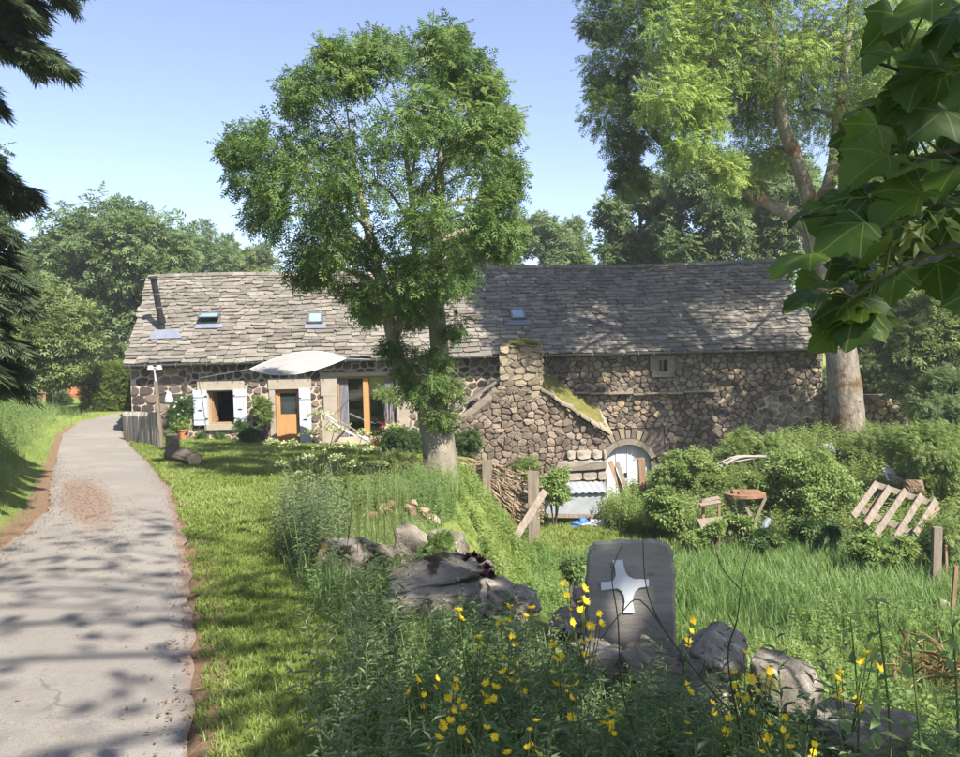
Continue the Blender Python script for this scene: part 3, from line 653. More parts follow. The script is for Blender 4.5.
# roof: battens below, then slab after slab
SL = math.hypot(RY-27.0, RZ-EZ); cs, sn = (RY-27.0)/SL, (RZ-EZ)/SL
EX0, RX0, EX1, RX1 = -12.72, -13.72, 12.42, 12.5
def rp(a, s_, n_):   # a: x along eave, s_: up the slope, n_: out of the roof
    t = s_/SL; sag = -.05*math.sin(math.pi*min(1, max(0, t)))*(.6+.4*math.sin(a*.4))+.05*math.sin(a*.55+1)*t
    x = a+(RX0-EX0)*t*max(0, (EX1-a)/(EX1-EX0))
    return (x, 27.0+cs*s_-sn*n_, EZ+sn*s_+cs*(n_)+sag)
mb = MB(); N = 40
for k in range(N):
    a0 = EX0+.06+(EX1-EX0-.1)*k/N; a1 = EX0+.06+(EX1-EX0-.1)*(k+1)/N
    for j in range(6):
        s0, s1_ = SL*j/6, SL*(j+1)/6
        mb.hexa([rp(a0, s0, -.12), rp(a1, s0, -.12), rp(a1, s1_, -.12), rp(a0, s1_, -.12), rp(a0, s0, -.01), rp(a1, s0, -.01), rp(a1, s1_, -.01), rp(a0, s1_, -.01)])
mb.prism([(RX0+.1, RY, RZ-.14), (RX0+.1, 36.6, EZ-.05), (RX0+.1, 36.6, EZ-.25), (RX0+.1, RY, RZ-.34)], (RX1-RX0-.1, 0, 0))
roof = mb.build('roof', 'under', house, label='sagging roof of overlapping grey stone slabs')
rg = random.Random(12); slabs = []
rows = 24; ex = SL/rows
SKY = [(fx(210, 318), 2.55, .50, .55), (fx(315.5, 318), 2.6, .36, .46), (fx(518, 314), 2.55, .36, .46)]
for j in range(rows):
    a = EX0-rg.uniform(0, .1); s0 = j*ex
    while a < EX1-.05:
        w_ = rg.uniform(.28, .46) if rg.random() < .7 else rg.uniform(.46, .74)
        w_ *= 1.12-.25*j/rows
        b = min(a+w_, EX1+.03)
        off = .05*math.sin(a*.9+j*.35)+.035*math.sin(a*2.3+j)+rg.uniform(-.045, .045)
        lo, hi = s0+off-.03, s0+ex*1.45
        hi = min(hi, SL+.02)
        n0 = .105+rg.uniform(-.02, .025); n1 = .045; th = .045+rg.uniform(0, .02)
        g0, g1 = rg.uniform(.004, .014), rg.uniform(.004, .014)
        c0, c1 = rg.uniform(.02, .10), rg.uniform(.02, .10); l0, l1 = rg.uniform(.0, .07), rg.uniform(.0, .07)
        top = [(a+g0, lo+l0, n0), (a+c0, lo+rg.uniform(-.02, .01), n0), (b-c1, lo+rg.uniform(-.02, .02), n0), (b-g1, lo+l1, n0), (b-g1, hi, n1), (a+g0, hi, n1)]
        tw = rg.uniform(-.018, .018)
        P = [rp(x, s_, q+tw*(1 if x > (a+b)/2 else -1)) for x, s_, q in top]; Pb = [rp(x, s_, q-th) for x, s_, q in top]
        V = P+Pb; Fc = [(0, 1, 2, 3, 4, 5)]+[(i, i+6, (i+1) % 6+6, (i+1) % 6) for i in range(6)]
        if not any(abs((a+b)/2-sx) < sw*.5 and abs(s0+ex*.5-ss) < .25 for sx, ss, sw, sh in SKY): slabs.append(((b-a)*ex*(1-.2*j/rows), V, Fc, rg.random()))
        a = b
# ridge slabs
a = EX0
while a < EX1:
    b = min(a+rg.uniform(.4, .8), EX1+.05); th = .06
    top = [(a+.01, SL-.16+rg.uniform(-.03, .03), .13), (b-.01, SL-.16+rg.uniform(-.03, .03), .13), (b-.01, SL+.07, .14), (a+.01, SL+.07, .14)]
    P = [rp(*t) for t in top]; Pb = [rp(x, s_, q-th) for x, s_, q in top]
    slabs.append((.01, P+Pb, [(0, 1, 2, 3)]+[(i, i+4, (i+1) % 4+4, (i+1) % 4) for i in range(4)], rg.random())); a = b
slabs.sort(key=lambda s_: -s_[0]); rest = MB()
for i, (ar, V, Fc, q) in enumerate(slabs):
    if i < 300: ob('slate', V, Fc, 'slate', roof, rnd=q)
    else: rest.add(V, Fc, q)
rest.build('smaller_slates', 'slate', roof, kind='stuff')
# gutter with brackets
def half_pipe(x0, x1, y, z, r_):
    m = MB(); N = 8; V = []
    for x in (x0, x1):
        for k in range(N+1):
            t = math.pi*k/N; V.append((x, y-r_*math.cos(t), z-r_*math.sin(t)))
        for k in range(N+1):
            t = math.pi*k/N; V.append((x, y-(r_-.012)*math.cos(t), z-(r_-.012)*math.sin(t)))
    n_ = N+1; Fc = []
    for k in range(N): Fc += [(k, k+1, k+1+2*n_, k+2*n_), (n_+k+1, n_+k, n_+k+2*n_, n_+k+1+2*n_)]
    Fc += [(0, 2*n_, 3*n_, n_), (N, N+n_, N+3*n_, N+2*n_)]
    return m.add(V, Fc)
gut = half_pipe(EX0, 12.5, 26.93, EZ+.02, .085).build('gutter', 'zinc', house)
for k in range(46):
    x = EX0+.25+k*.55
    MB().box(x-.012, x+.012, 26.83, 26.838, EZ-.08, EZ+.06).box(x-.012, x+.012, 26.838, 27.06, EZ+.046, EZ+.06).build('gutter_bracket', 'zinc', gut)
# stovepipe
pb = np.array(rp(fx(161.5, 323)-.05, 2.0, .1)); pb = U(161.5, 322, 28.6); pt_ = U(153.5, 279, 28.3)
sp = MB().tube([pb-np.array([0, 0, .5]), pb, pt_], .115, 12).build('stovepipe', 'black_metal', house, smooth=False)
ax = (pt_-pb)/np.linalg.norm(pt_-pb)
MB().tube([pt_+ax*.02, pt_+ax*.10], [.19, .17], 12).tube([pt_-ax*.02, pt_+ax*.03], .12, 12).build('pipe_cap', 'black_metal', sp)
MB().tube([pb-ax*.05, pb+ax*.22], [.16, .15], 12).build('pipe_collar', 'black_metal', sp)
for q in (.55, 1.05): MB().tube([pb+ax*q, pb+ax*(q+.03)], .122, 12).build('pipe_joint', 'zinc', sp)
pa = -12.72+(pb[0]+12.72)+.45; psl = 2.05
MB().hexa([rp(pa-.5, psl-.62, .11), rp(pa+.75, psl-.62, .11), rp(pa+.5, psl-.05, .11), rp(pa-.35, psl-.05, .11), rp(pa-.5, psl-.62, .145), rp(pa+.75, psl-.62, .145), rp(pa+.5, psl-.05, .145), rp(pa-.35, psl-.05, .145)]).build('flashing', 'lead', sp)
# skylights
def skylight(px, py, w_, h_, tilt, lab):
    u = U(px, py, 28.9); t0 = (u[1]-27)/cs; a = u[0]
    # slide onto the roof along the view line
    best = min(np.arange(.5, 5, .02), key=lambda s_: abs(PX(np.array(rp(a, s_, .15)))[1]-py)); 
    for _ in range(6):
        a += (px-PX(np.array(rp(a, best, .15)))[0])*.037
    s0 = best; q = lambda x, s_, n_: rp(a+x, s0+s_, n_)
    bx = lambda x0, x1, s_0, s_1, n0, n1: [q(x0, s_0, n0), q(x1, s_0, n0), q(x1, s_1, n0), q(x0, s_1, n0), q(x0, s_0, n1), q(x1, s_0, n1), q(x1, s_1, n1), q(x0, s_1, n1)]
    m = MB(); W2, H2 = w_/2, h_/2
    for e in ((-W2, -W2+.06, -H2, H2), (W2-.06, W2, -H2, H2), (-W2+.06, W2-.06, -H2, -H2+.06), (-W2+.06, W2-.06, H2-.06, H2)): m.hexa(bx(*e, .06, .19))
    o = m.build('skylight', 'zinc', house, label=lab)
    m = MB(); m.hexa(bx(-W2-.12, W2+.12, -H2-.28, -H2, .10, .135)); m.build('apron', 'lead', o)
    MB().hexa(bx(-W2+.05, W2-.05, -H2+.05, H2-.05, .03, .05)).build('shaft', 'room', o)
    if tilt:
        z0, z1 = .20, .55
        f = lambda x, s_, n_: q(x, s_, n_+(H2-s_)*tilt)
        G = lambda x0, x1, s_0, s_1, n0, n1: [f(x0, s_0, n0), f(x1, s_0, n0), f(x1, s_1, n0), f(x0, s_1, n0), f(x0, s_0, n1), f(x1, s_0, n1), f(x1, s_1, n1), f(x0, s_1, n1)]
    else: G = bx
    m = MB()
    for e in ((-W2, -W2+.07, -H2, H2), (W2-.07, W2, -H2, H2), (-W2+.07, W2-.07, -H2, -H2+.07), (-W2+.07, W2-.07, H2-.07, H2)): m.hexa(G(*e, .195, .23))
    m.build('sash', 'zinc', o); MB().hexa(G(-W2+.07, W2-.07, -H2+.07, H2-.07, .20, .215)).build('pane', 'sky_glass', o)
skylight(210, 319, .78, .62, .35, 'skylight propped open on its top hinge')
skylight(315.5, 319, .56, .66, 0, 'closed skylight above the front door')
skylight(518, 315, .56, .62, 0, 'closed skylight above the stone chimney')

# ---------------------------------------------------------------- stone lean-to (old oven) with its chimney
YO = 25.0
ov = root('stone_lean_to', (3, 26, -4.3), 'stone lean-to with stubby chimney and mossy roof against the farmhouse', 'outbuilding')
ou = lambda px, py: (float(U(px, py, YO)[0]), float(U(px, py, YO)[2]))
body = [ou(450, 436), ou(450, 530), ou(606, 530), ou(606, 436), ou(545, 393), ou(499, 386)]
po = lambda a, b, h: (a, YO-h, b)
mb = MB().prism([(p[0], YO, p[1]) for p in body], (0, YF-YO-.01, 0)); ow = mb.build('wall', 'mortar_mid', ov)
qx0 = ou(560, 470)[0]; qz = ou(600, 446)[1]
P5 = cells(body, .27, .215, .009, 21, [(qx0+.25, 9, -9, qz-.28)], .52)
lay_stones(P5, po, .075, 'stone_oven', ow, 'stone', 22, 300, .82)
rg = random.Random(5); z = -4.9; k = 0
while z < qz-.34:
    h_ = rg.uniform(.30, .42); big = k % 2 == 0; x1 = ou(606, 480)[0]+.03
    if big:
        lay_stones([[(qx0-.15+rg.uniform(-.2, .2), z), (x1, z), (x1, z+h_-.02), (qx0-.1+rg.uniform(-.2, .2), z+h_-.02)]], po, .15, 'quoin', ow, 'corner_stone', 50+k, inset=.93)
    else:
        xx = qx0+.22
        while xx < x1-.1:
            b = min(xx+rg.uniform(.32, .55), x1); lay_stones([[(xx, z), (b-.02, z), (b-.02, z+h_-.02), (xx, z+h_-.02)]], po, .15, 'quoin', ow, 'corner_stone', 70+k, inset=.86); xx = b
    z += h_; k += 1
# chimney
c0, c1 = ou(500, 400), ou(542, 345)
mb = MB().box(c0[0]+.03, c1[0]-.03, YO+.0, YO+.95, ou(520, 420)[1], c1[1]); ch = mb.build('chimney', 'mortar_mid', ov, label='stubby yellowish chimney of stacked stones')
rg = random.Random(31); z = ou(520, 402)[1]
def cside(x): return lambda a, b, h: (x+h, a, b)
k = 0
while z < c1[1]+.02:
    h_ = rg.uniform(.19, .27)
    lay_stones([[(YO+.0, z), (YO+.46, z), (YO+.46, z+h_-.022), (YO+.0, z+h_-.022)], [(YO+.47, z), (YO+.95, z), (YO+.95, z+h_-.022), (YO+.47, z+h_-.022)]], cside(c1[0]-.03), .06, 'stone_chimney', ch, 'stone', 190+k, inset=.88)
    z += h_; k += 1
zc = ou(520, 402)[1]
lay_stones(cells([(c0[0], zc), (c1[0], zc), (c1[0], c1[1]), (c0[0], c1[1])], .37, .215, .022, 33, (), .30), lambda a, b, h: (a, YO-h+.02, b), .07, 'stone_chimney', ch, 'stone', 91, inset=.9)
# mossy heap on the chimney top
def blob(c, r_, seed, n=2, amp=.25, flat=0.):
    rg = np.random.RandomState(seed); N = 14; V = []; ph = rg.uniform(0, 6, 6)
    for i in range(N+1):
        for j in range(2*N):
            t = math.pi*i/N; p = 2*math.pi*j/(2*N); d = np.array([math.sin(t)*math.cos(p), math.sin(t)*math.sin(p), math.cos(t)])
            k = 1+amp*(math.sin(d[0]*4+ph[0])*math.cos(d[1]*4+ph[1])+.5*math.sin(d[2]*7+d[0]*6+ph[2])+.3*math.sin(d[1]*13+d[2]*9+ph[3]))
            V.append(np.array(c)+d*k*np.array(r_))
    F = [(i*2*N+j, (i+1)*2*N+j, (i+1)*2*N+(j+1) % (2*N), i*2*N+(j+1) % (2*N)) for i in range(N) for j in range(2*N)]
    return V, F
V, F = blob(((c0[0]+c1[0])/2+.12, YO+.42, c1[1]+.03), (.58, .5, .20), 3); ob('moss_cap', V, F, 'moss', ch, smooth=True)
# mossy lauze roof on the right slope: thick slabs stepping down
A0, A1 = ou(541, 391), ou(609, 436); nst = 7
mb = MB()
rg = random.Random(77)
for k in range(nst):
    t0, t1 = k/nst, (k+1.35)/nst
    xa, za = A0[0]+(A1[0]-A0[0])*t0, A0[1]+(A1[1]-A0[1])*t0; xb, zb = A0[0]+(A1[0]-A0[0])*t1, A0[1]+(A1[1]-A0[1])*t1
    o = .05; e0, e1 = rg.uniform(-.12, .12), rg.uniform(-.12, .12); za += rg.uniform(-.04, .05); zb += rg.uniform(-.04, .05); V = [(xa, YO-.2+e0, za+.02), (xb, YO-.2+e1, zb+.06), (xb, YF-.02, zb+.66), (xa, YF-.02, za+.62)]
    MB().hexa(V+[(p[0], p[1], p[2]+.075) for p in V], rg.random()).build('roof_slab', 'lauze_edge', ov)
V = []; N = 16; Fm = []
for i in range(N+1):
    for j in range(9):
        t = i/N; v = j/8; x = A0[0]+(A1[0]-A0[0])*(t*1.0+.02); y = YO-.12+v*(YF-YO+.10)
        y += .10*math.sin(i*2.9)*(j == 0); z = A0[1]+(A1[1]-A0[1])*t+.10+.13*math.sin(math.pi*min(1, max(0, v)))**.5*(1-.2*math.sin(i*1.7+j*2.1))+.08*math.sin(i*2.3+j)*math.sin(j*1.9+i*.7)-(.14 if j == 0 or i == N else 0)+.6*v
        V.append((x, y, z))
for i in range(N):
    for j in range(8): Fm.append((i*9+j, (i+1)*9+j, (i+1)*9+j+1, i*9+j+1))
ob('moss_roof', V, Fm, 'moss', ov, smooth=True)
# left slope: split log and thin slab resting on the wall
B0, B1 = ou(501, 387), ou(458, 426)
p0 = np.array([B0[0]-.1, YO+.05, B0[1]-.12]); p1 = np.array([B1[0], YO+.05, B1[1]+.12])
MB().tube(smooth_path([p0, (p0+p1)/2+np.array([0, 0, -.04]), p1], 5), [.17]*11, 9, wob=.12).build('log_beam', 'old_wood', ov)
MB().bar(p0+np.array([-.05, .55, .30]), p1+np.array([-.15, .55, .34]), 1.2, .07, up=(.4, 0, 1)).build('roof_slab', 'lauze_edge', ov)
# ---------------------------------------------------------------- yard things
def T(px, py, d): return np.array(U(px, py, d))
def on(x, y, dz=0.): return np.array([x, y, float(hz(x, y))+dz])
# shade sail with ropes
ss = root('shade_sail', T(298, 375, 25.5), 'off-white cloth shade sail stretched above the front door', 'shade sail')
L_, F_, R__, B_ = T(250, 369, 24.0), T(288, 375, 23.4), T(346, 358.5, 25.2), T(304, 351.5, 25.2)
N = 14; V = []
for i in range(N+1):
    for j in range(N+1):
        a, b = i/N, j/N
        mdl = L_*(1-a)+R__*a; bow = math.sin(math.pi*a)**.9; far_ = B_-(L_+R__)/2; nea = F_-(L_*.55+R__*.45)
        p = mdl+bow*(nea*(1-b)+far_*b)+np.array([0, 0, .06*bow*math.sin(math.pi*b)]); V.append(p)
q = N+1; Fq = [(i*q+j, (i+1)*q+j, (i+1)*q+j+1, i*q+j+1) for i in range(N) for j in range(N)]
Vb = V+[p-np.array([0, 0, .006]) for p in V]; q2 = q*q
ob('cloth', Vb, Fq+[tuple(reversed([i+q2 for i in f_])) for f_ in Fq], 'cloth', ss, smooth=True)
edge = [V[i*q] for i in range(q)]+[V[i*q+N] for i in range(N-1, -1, -1)]
MB().tube(edge, .016, 5).build('hem', 'white_plastic', ss)
for jj in (4, 7, 10): MB().tube([V[i*q+jj]+np.array([0, 0, .004]) for i in range(q)], .006, 4).build('seam', 'white_plastic', ss)
MB().tube([L_, T(200, 378, 27.2)], .012, 5).build('rope', 'white_plastic', ss)
MB().tube([R__, T(372, 359.5, 27.0)], .012, 5).build('rope', 'white_plastic', ss)
# lamp post by the fence
lp = root('lamp_post', on(-9.75, 22.9), 'slim wooden post carrying white lamps at the lattice fence end', 'lamp post')
b = on(-9.75, 22.9); t = T(163.5, 381, 22.9); t[0] = b[0]-.12
MB().bar(b-np.array([0, 0, .1]), t, .09, .09).build('pole', 'old_wood', lp)
MB().tube([t, t+np.array([-.02, 0, .38])], .028, 8).build('lamp_tube', 'white_plastic', lp)
for dx in (-.13, .13): MB().tube([t+np.array([dx, -.03, .36]), t+np.array([dx, -.03, .48])], [.10, .07], 10).build('floodlight', 'white_plastic', lp)
MB().tube([t+np.array([-.2, -.03, .42]), t+np.array([.22, -.03, .40])], .02, 6).build('crossbar', 'white_plastic', lp)
c_ = T(169, 398, 22.8); MB().tube([c_+np.array([0, 0, -.20]), c_+np.array([0, 0, -.12]), c_, c_+np.array([0, 0, .14]), c_+np.array([-.06, .05, .2])], [.06, .13, .12, .07, .03], 10).build('lantern', 'white_plastic', lp)
# fence of thin stakes
A, B = np.array([-12.35, 26.0]), np.array([-9.85, 22.95])
pf_ = root('stake_fence', on(*(A+B)/2), 'low grey fence of thin stakes between the road and the farmhouse corner', 'fence')
nst = 30; rg = random.Random(9)
for i in range(nst):
    t_ = i/(nst-1); p = A+(B-A)*t_; b = on(*p); h_ = .98+.08*t_+rg.uniform(-.03, .02)
    MB().bar(b-np.array([0, 0, .08]), b+np.array([rg.uniform(-.015, .015), 0, h_]), .10, .022, up=(.77, -.63, 0), r=rg.random()).build('stake', 'fence_wood', pf_)
for z in (.12, .99):
    MB().bar(on(*A)+np.array([.03, .03, z]), on(*B)+np.array([.03, .03, z+.08]), .05, .04, up=(.77, -.63, 0)).build('rail', 'fence_wood', pf_)
def stump(px, py, d, r_, h_, lab):
    b = T(px, py, d); b = on(b[0], b[1], -.03); o = root('tree_stump', b, lab, 'stump')
    MB().tube([b, b+np.array([0, 0, h_*.4]), b+np.array([.01, 0, h_])], [r_*1.12, r_, r_*.97], 14, wob=.05).build('bark', 'bark_dark', o)
    MB().tube([b+np.array([.01, 0, h_+.002]), b+np.array([.01, 0, h_+.02])], [r_*.9, r_*.86], 14).build('cut_face', 'cutwood', o)
stump(173, 452, 22.3, .20, .50, 'upright cut stump at the foot of the lamp post')
la, lb = on(-7.95, 19.2, .17), on(-6.98, 18.2, .15)
lg = root('log', on(-7.4, 18.7), 'short thick log lying on the lawn at the road edge', 'log')
MB().tube([la, la*.5+lb*.5+np.array([0, 0, .02]), lb], [.20, .21, .18], 14, wob=.06).build('bark', 'bark_dark', lg)
dl = (lb-la)/np.linalg.norm(lb-la)
for p, s_ in ((la, -1), (lb, 1)): MB().tube([p+dl*s_*.002, p+dl*s_*.015], .16, 14).build('cut_end', 'cutwood', lg)
def pot(px, d, r_, h_, mat, lab, plant, y=None):
    b = T(px, 440, d); b = on(b[0], b[1]); o = root('flower_pot', b, lab, 'flower pot')
    up = np.array([0, 0, 1.])
    MB().tube([b, b+up*h_*.9, b+up*h_*.9, b+up*h_, b+up*h_*.9], [r_*.7, r_*.95, r_*1.08, r_*1.08, r_*.8], 14).build('pot', mat, o)
    n = 110; ps = b+up*h_+rs.normal(0, 1, (n, 3))*np.array([r_*.8, r_*.8, r_*.7])+up*r_*.8
    V, F, r = scat(t_leaf(.12, .06), ps, yaws(n, .8), rs.uniform(.7, 1.3, n)); ob('foliage', V, F, 'shrub', o, rnd=r)
    if plant:
        n = 70; ps = b+up*(h_+r_*1.8)+rs.normal(0, 1, (n, 3))*np.array([r_*.9, r_*.9, r_*.4])
        V, F, r = scat(t_leaf(.09, .09), ps, yaws(n, .9), rs.uniform(.8, 1.4, n)); ob('blossom', V, F, plant, o, rnd=r)
pot(183.5, 26.3, .2, .36, 'terracotta', 'terracotta pot below the climbing shrub left of the window', None)
pot(375, 26.2, .17, .3, 'terracotta', 'small terracotta pot at the wooden post of the glazed opening', None)
pot(391, 26.0, .22, .4, 'terracotta', 'pot of red flowers at the right end of the glazed opening', 'rose')
# folded grey parasol cloth on a deck chair
dc = root('deck_chair', T(345, 442, 25.6), 'grey fabric deck chair slanting in front of the glazed opening', 'deck chair')
p0, p1 = T(322, 412, 26.2), T(368, 440, 25.2)
for dy in (-.32, .32):
    o_ = np.array([0, dy, 0]); MB().bar(p0+o_, p1+o_+np.array([.1, 0, -.06]), .05, .04).build('side_rail', 'old_wood', dc)
    MB().bar(T(333, 443, 25.7)+o_, T(350, 424, 25.7)+o_, .05, .04).build('leg', 'old_wood', dc)
V = []; N = 12
for i in range(N+1):
    for j in range(7):
        t_ = i/N; p = p0*(1-t_)+p1*t_+np.array([0, -.3+.1*j, -.16*math.sin(math.pi*t_)+.03]); V.append(p)
Fq = [(i*7+j, (i+1)*7+j, (i+1)*7+j+1, i*7+j+1) for i in range(N) for j in range(6)]
ob('sling', V, Fq, 'grey_cloth', dc, smooth=True)

# ---------------------------------------------------------------- junk by the cellar door
def plank(a, b, w_, t_, mat, lab, name='plank', cat_='plank', group=None, up=(0, -1, .2)):
    m = MB().bar(a, b, w_, t_, up=up); return m.build(name, mat, None, label=lab, cat=cat_, group=group)
def gy_(px, py, d): p = T(px, py, d); return on(p[0], p[1])
plank(gy_(626, 512, 26.6), T(610, 461, 27.15), .17, .06, 'brown_wood', 'left one of two brown planks leaning on the pale cellar door')
plank(gy_(631, 512, 26.3), T(617, 462, 27.05), .15, .05, 'old_wood', 'right one of two crossing planks leaning on the pale cellar door')
p = gy_(645, 535, 22.6); plank(p-np.array([0, 0, .2]), T(641, 458, 22.6), .20, .14, 'brown_wood', 'weathered upright post standing before the cellar door', 'wooden_post', 'post')
p = T(572, 505, 22.5); p = on(p[0], p[1])
bx_ = root('metal_sheet_stack', p, 'pale grey corrugated metal sheets stacked before the stone lean-to', 'metal sheets')
x0, x1 = T(544, 505, 22.5)[0], T(605, 505, 22.5)[0]; zt = T(572, 491, 22.5)[2]; zb = T(572, 513, 22.5)[2]
MB().box(x0, x1, 22.3, 22.36, zb, zt-.03).build('front_sheet', 'iron_sheet', bx_)
V = []; N = 40
for i in range(N+1):
    x = x0-.05+(x1-x0+.1)*i/N; z = zt+.02*math.sin(i*1.6)
    V += [(x, 22.2, z), (x, 23.3, z+.12)]
ob('corrugated_sheet', V+[(a, b, c-.01) for a, b, c in V], [(2*i, 2*i+2, 2*i+3, 2*i+1) for i in range(N)]+[(2*i+2*N+2, 2*i+1+2*N+2, 2*i+3+2*N+2, 2*i+2+2*N+2) for i in range(N)], 'iron_sheet', bx_, smooth=True)
MB().box(x0+.15, x0+.27, 22.4, 23.2, p[2]-.1, zt-.04).box(x1-.3, x1-.18, 22.4, 23.2, p[2]-.1, zt-.04).build('support', 'old_wood', bx_)
MB().bar((x0+.1, 22.25, zb+.0), (x1+.3, 22.1, zb-.05), .12, .05).build('batten', 'old_wood', bx_)
def crumple(name, px, py, d, r_, mat, lab, cat_, seed):
    c = T(px, py, d); c = on(c[0], c[1], r_[2]*.5); V, F = blob(c, r_, seed, amp=.45); ob(name, V, F, mat, None, label=lab, cat=cat_, smooth=False)
crumple('tarpaulin', 583, 520, 21.6, (.30, .2, .13), 'blue_tarp', 'crumpled bright blue tarpaulin on the grass by the metal sheets', 'tarpaulin', 5)
crumple('plastic_sack', 600, 522, 21.4, (.42, .2, .10), 'white_plastic', 'flat whitish plastic sack beside the blue tarpaulin', 'sack', 6)
# small heap of broken wood
rg = random.Random(3)
for i, (px, py, a, l_) in enumerate([(640, 520, .9, 1.0), (618, 524, .15, 1.3), (655, 512, 1.9, .8)]):
    c = T(px, py, 22.0); b = on(c[0], c[1], .06); d = np.array([math.cos(a), -.2, math.sin(a)*.6])
    plank(b-d*.3, b+d*l_*.7, .09, .04, 'old_wood', ['short stick propped beside the upright post', 'long lath lying on the grass below the cellar door', 'broken lath leaning behind the upright post'][i], 'lath', 'lath')

# ---------------------------------------------------------------- wattle fence
wf = root('wattle_fence', gy_(498, 530, 19.6), 'ragged brown woven stick fence below the ash tree', 'fence')
WA, WB = T(453, 500, 19.9), T(540, 505, 18.6)
zT0, zT1 = T(455, 459, 19.9)[2], T(540, 470, 18.6)[2]
def wp(t_, v): # along, height 0..1
    p = WA*(1-t_)+WB*t_; zb = float(hz(p[0], p[1])); zt = zT0*(1-t_)+zT1*t_-.10*math.sin(t_*9); return np.array([p[0], p[1], zb+(zt-zb)*v])
for t_, w_ in ((.42, .26), (.93, .28), (.04, .14)):
    a, b = wp(t_, -.05), wp(t_, 1.0); MB().bar(a+np.array([0, -.07, 0]), b+np.array([0, -.09, .05]), w_, .07).build('post', 'old_wood', wf)
rg = random.Random(14)
for i in range(95):
    v = rg.uniform(.25, 1); t0 = rg.uniform(-.02, .75); t1 = min(1.03, t0+rg.uniform(.2, .6)); ph = rg.choice((0, math.pi)); K = 7; pts = []
    sl_ = rg.uniform(-.12, .12)
    for k in range(K+1):
        t_ = t0+(t1-t0)*k/K; p = wp(t_, min(1.04, max(.05, v+sl_*(k/K-.5)+rg.uniform(-.02, .02)))); p[1] += .05*math.sin(t_*22+ph)+rg.uniform(-.03, .03); pts.append(p)
    MB().tube(pts, [.018*rg.uniform(.6, 1.3)]*(K+1), 5, r=rg.random()).build('stick', 'stick', wf)
for i in range(22):
    t_ = rg.uniform(0, 1); p = wp(t_, rg.uniform(0, .4)); q_ = wp(min(1, max(0, t_+rg.uniform(-.1, .1))), rg.uniform(.7, 1.12)); MB().tube([p, (p+q_)/2+np.array([0, -.04, 0]), q_], .015, 5, r=rg.random()).build('stick', 'stick', wf)
MB().tube(smooth_path([T(455, 458, 19.8), T(470, 460, 19.7), T(488, 466, 19.4), T(502, 470, 19.2)], 4), .055, 7, wob=.2).build('top_branch', 'straw', wf)
MB().tube(smooth_path([T(500, 471, 19.2), T(512, 462, 19.0), T(520, 456, 18.9)], 4), .045, 7, wob=.2).build('top_branch', 'old_wood', wf)
plank(gy_(514, 556, 16.9), T(545, 491, 18.2), .17, .05, 'old_wood', 'single pale plank leaning diagonally against the wattle fence end')
# ---------------------------------------------------------------- garden things on the right
tb = root('garden_table', gy_(744, 526, 17), 'orange round-edged wooden table half swallowed by the green bushes', 'table')
c = T(745, 496, 17.0); V = []; n = 18
top = [(c[0]+.46*math.cos(2*math.pi*k/n), c[1]+.36*math.sin(2*math.pi*k/n), c[2]) for k in range(n)]
MB().prism(top, (0, 0, .07)).build('table_top', 'orange_wood', tb)
gz = float(hz(c[0], c[1]))
for s_ in (-1, 1): MB().bar((c[0]+.12+.30*s_, c[1]-.2, gz), (c[0]+.12-.26*s_, c[1]-.2+.02*s_, c[2]), .07, .05).build('leg', 'old_wood', tb); MB().bar((c[0]-.1+.30*s_, c[1]+.3, gz), (c[0]-.1-.26*s_, c[1]+.3+.02*s_, c[2]), .07, .05).build('leg', 'old_wood', tb)
rg = random.Random(8)
for k in range(9): MB().box(c[0]-.3+rg.uniform(0, .55), c[0]-.25+rg.uniform(.1, .6), c[1]-.2+rg.uniform(0, .3), c[1]+.12, c[2]+.072, c[2]+.09+rg.uniform(0, .05)).build('splinter', 'orange_wood', tb)
bn = root('garden_bench', gy_(711, 528, 16.6), 'small weathered bench with pale boards beside the orange table', 'bench')
for (a, b, w_) in (((701, 502, 16.9), (719, 498, 17.0), .12), ((700, 505.5, 16.7), (720, 502, 16.8), .10), ((699, 524, 16.3), (727, 521, 16.3), .30)):
    MB().bar(T(*a), T(*b), w_, .05, up=(0, -.45, 1)).build('seat_board' if w_ > .2 else 'back_board', 'old_wood', bn)
for px, d in ((703, 16.4), (723, 16.4), (703, 16.9), (719, 17.0)):
    t_ = T(px, 521 if d < 16.6 else 499, d); MB().bar((t_[0], t_[1], float(hz(t_[0], t_[1]))-.05), t_, .06, .05).build('leg', 'brown_wood', bn)
hp = [T(769, 519, 16), T(765, 525, 15.9), T(766, 532, 15.8), T(771, 537, 15.7), T(776, 538, 15.7)]
MB().tube(smooth_path(hp, 4), [.05, .06, .065, .07, .075, .075, .07, .07, .065, .06, .06, .06, .055, .05, .05, .045, .04], 8).build('bent_pipe', 'lead', None, label='bent grey pipe curling out of the dark bush hollow', cat='pipe')
rg = random.Random(6); bw = root('bundle_of_canes', T(742, 464, 19.6), 'bundle of pale grey canes lying on the green mound', 'canes')
for i in range(9):
    dx, dz = rg.uniform(-.15, .15), rg.uniform(-.10, .10)
    pts = [T(720+rg.uniform(-3, 6), 467+rg.uniform(-2, 3), 19.5), T(738, 462+rg.uniform(-2.5, 2.5), 19.6), T(757, 459.5+rg.uniform(-1, 1.5), 19.8), T(766+rg.uniform(-3, 4), 460+rg.uniform(-.6, 1), 19.9)]
    MB().tube(smooth_path([p+np.array([0, dx, .08]) for p in pts], 3), .022, 6).build('cane', 'fence_wood', bw)
pl = root('pallet', gy_(890, 540, 14.5), 'pale wooden pallet frame leaning tilted in the weeds', 'pallet')
def pd(py): return 14.9-(py-485)/50*.8
tr = [(876, 484), (938, 505)]
MB().bar(T(874, 484, 15.0), T(938, 505.5, 15.0), .12, .05).build('rail', 'old_wood', pl)
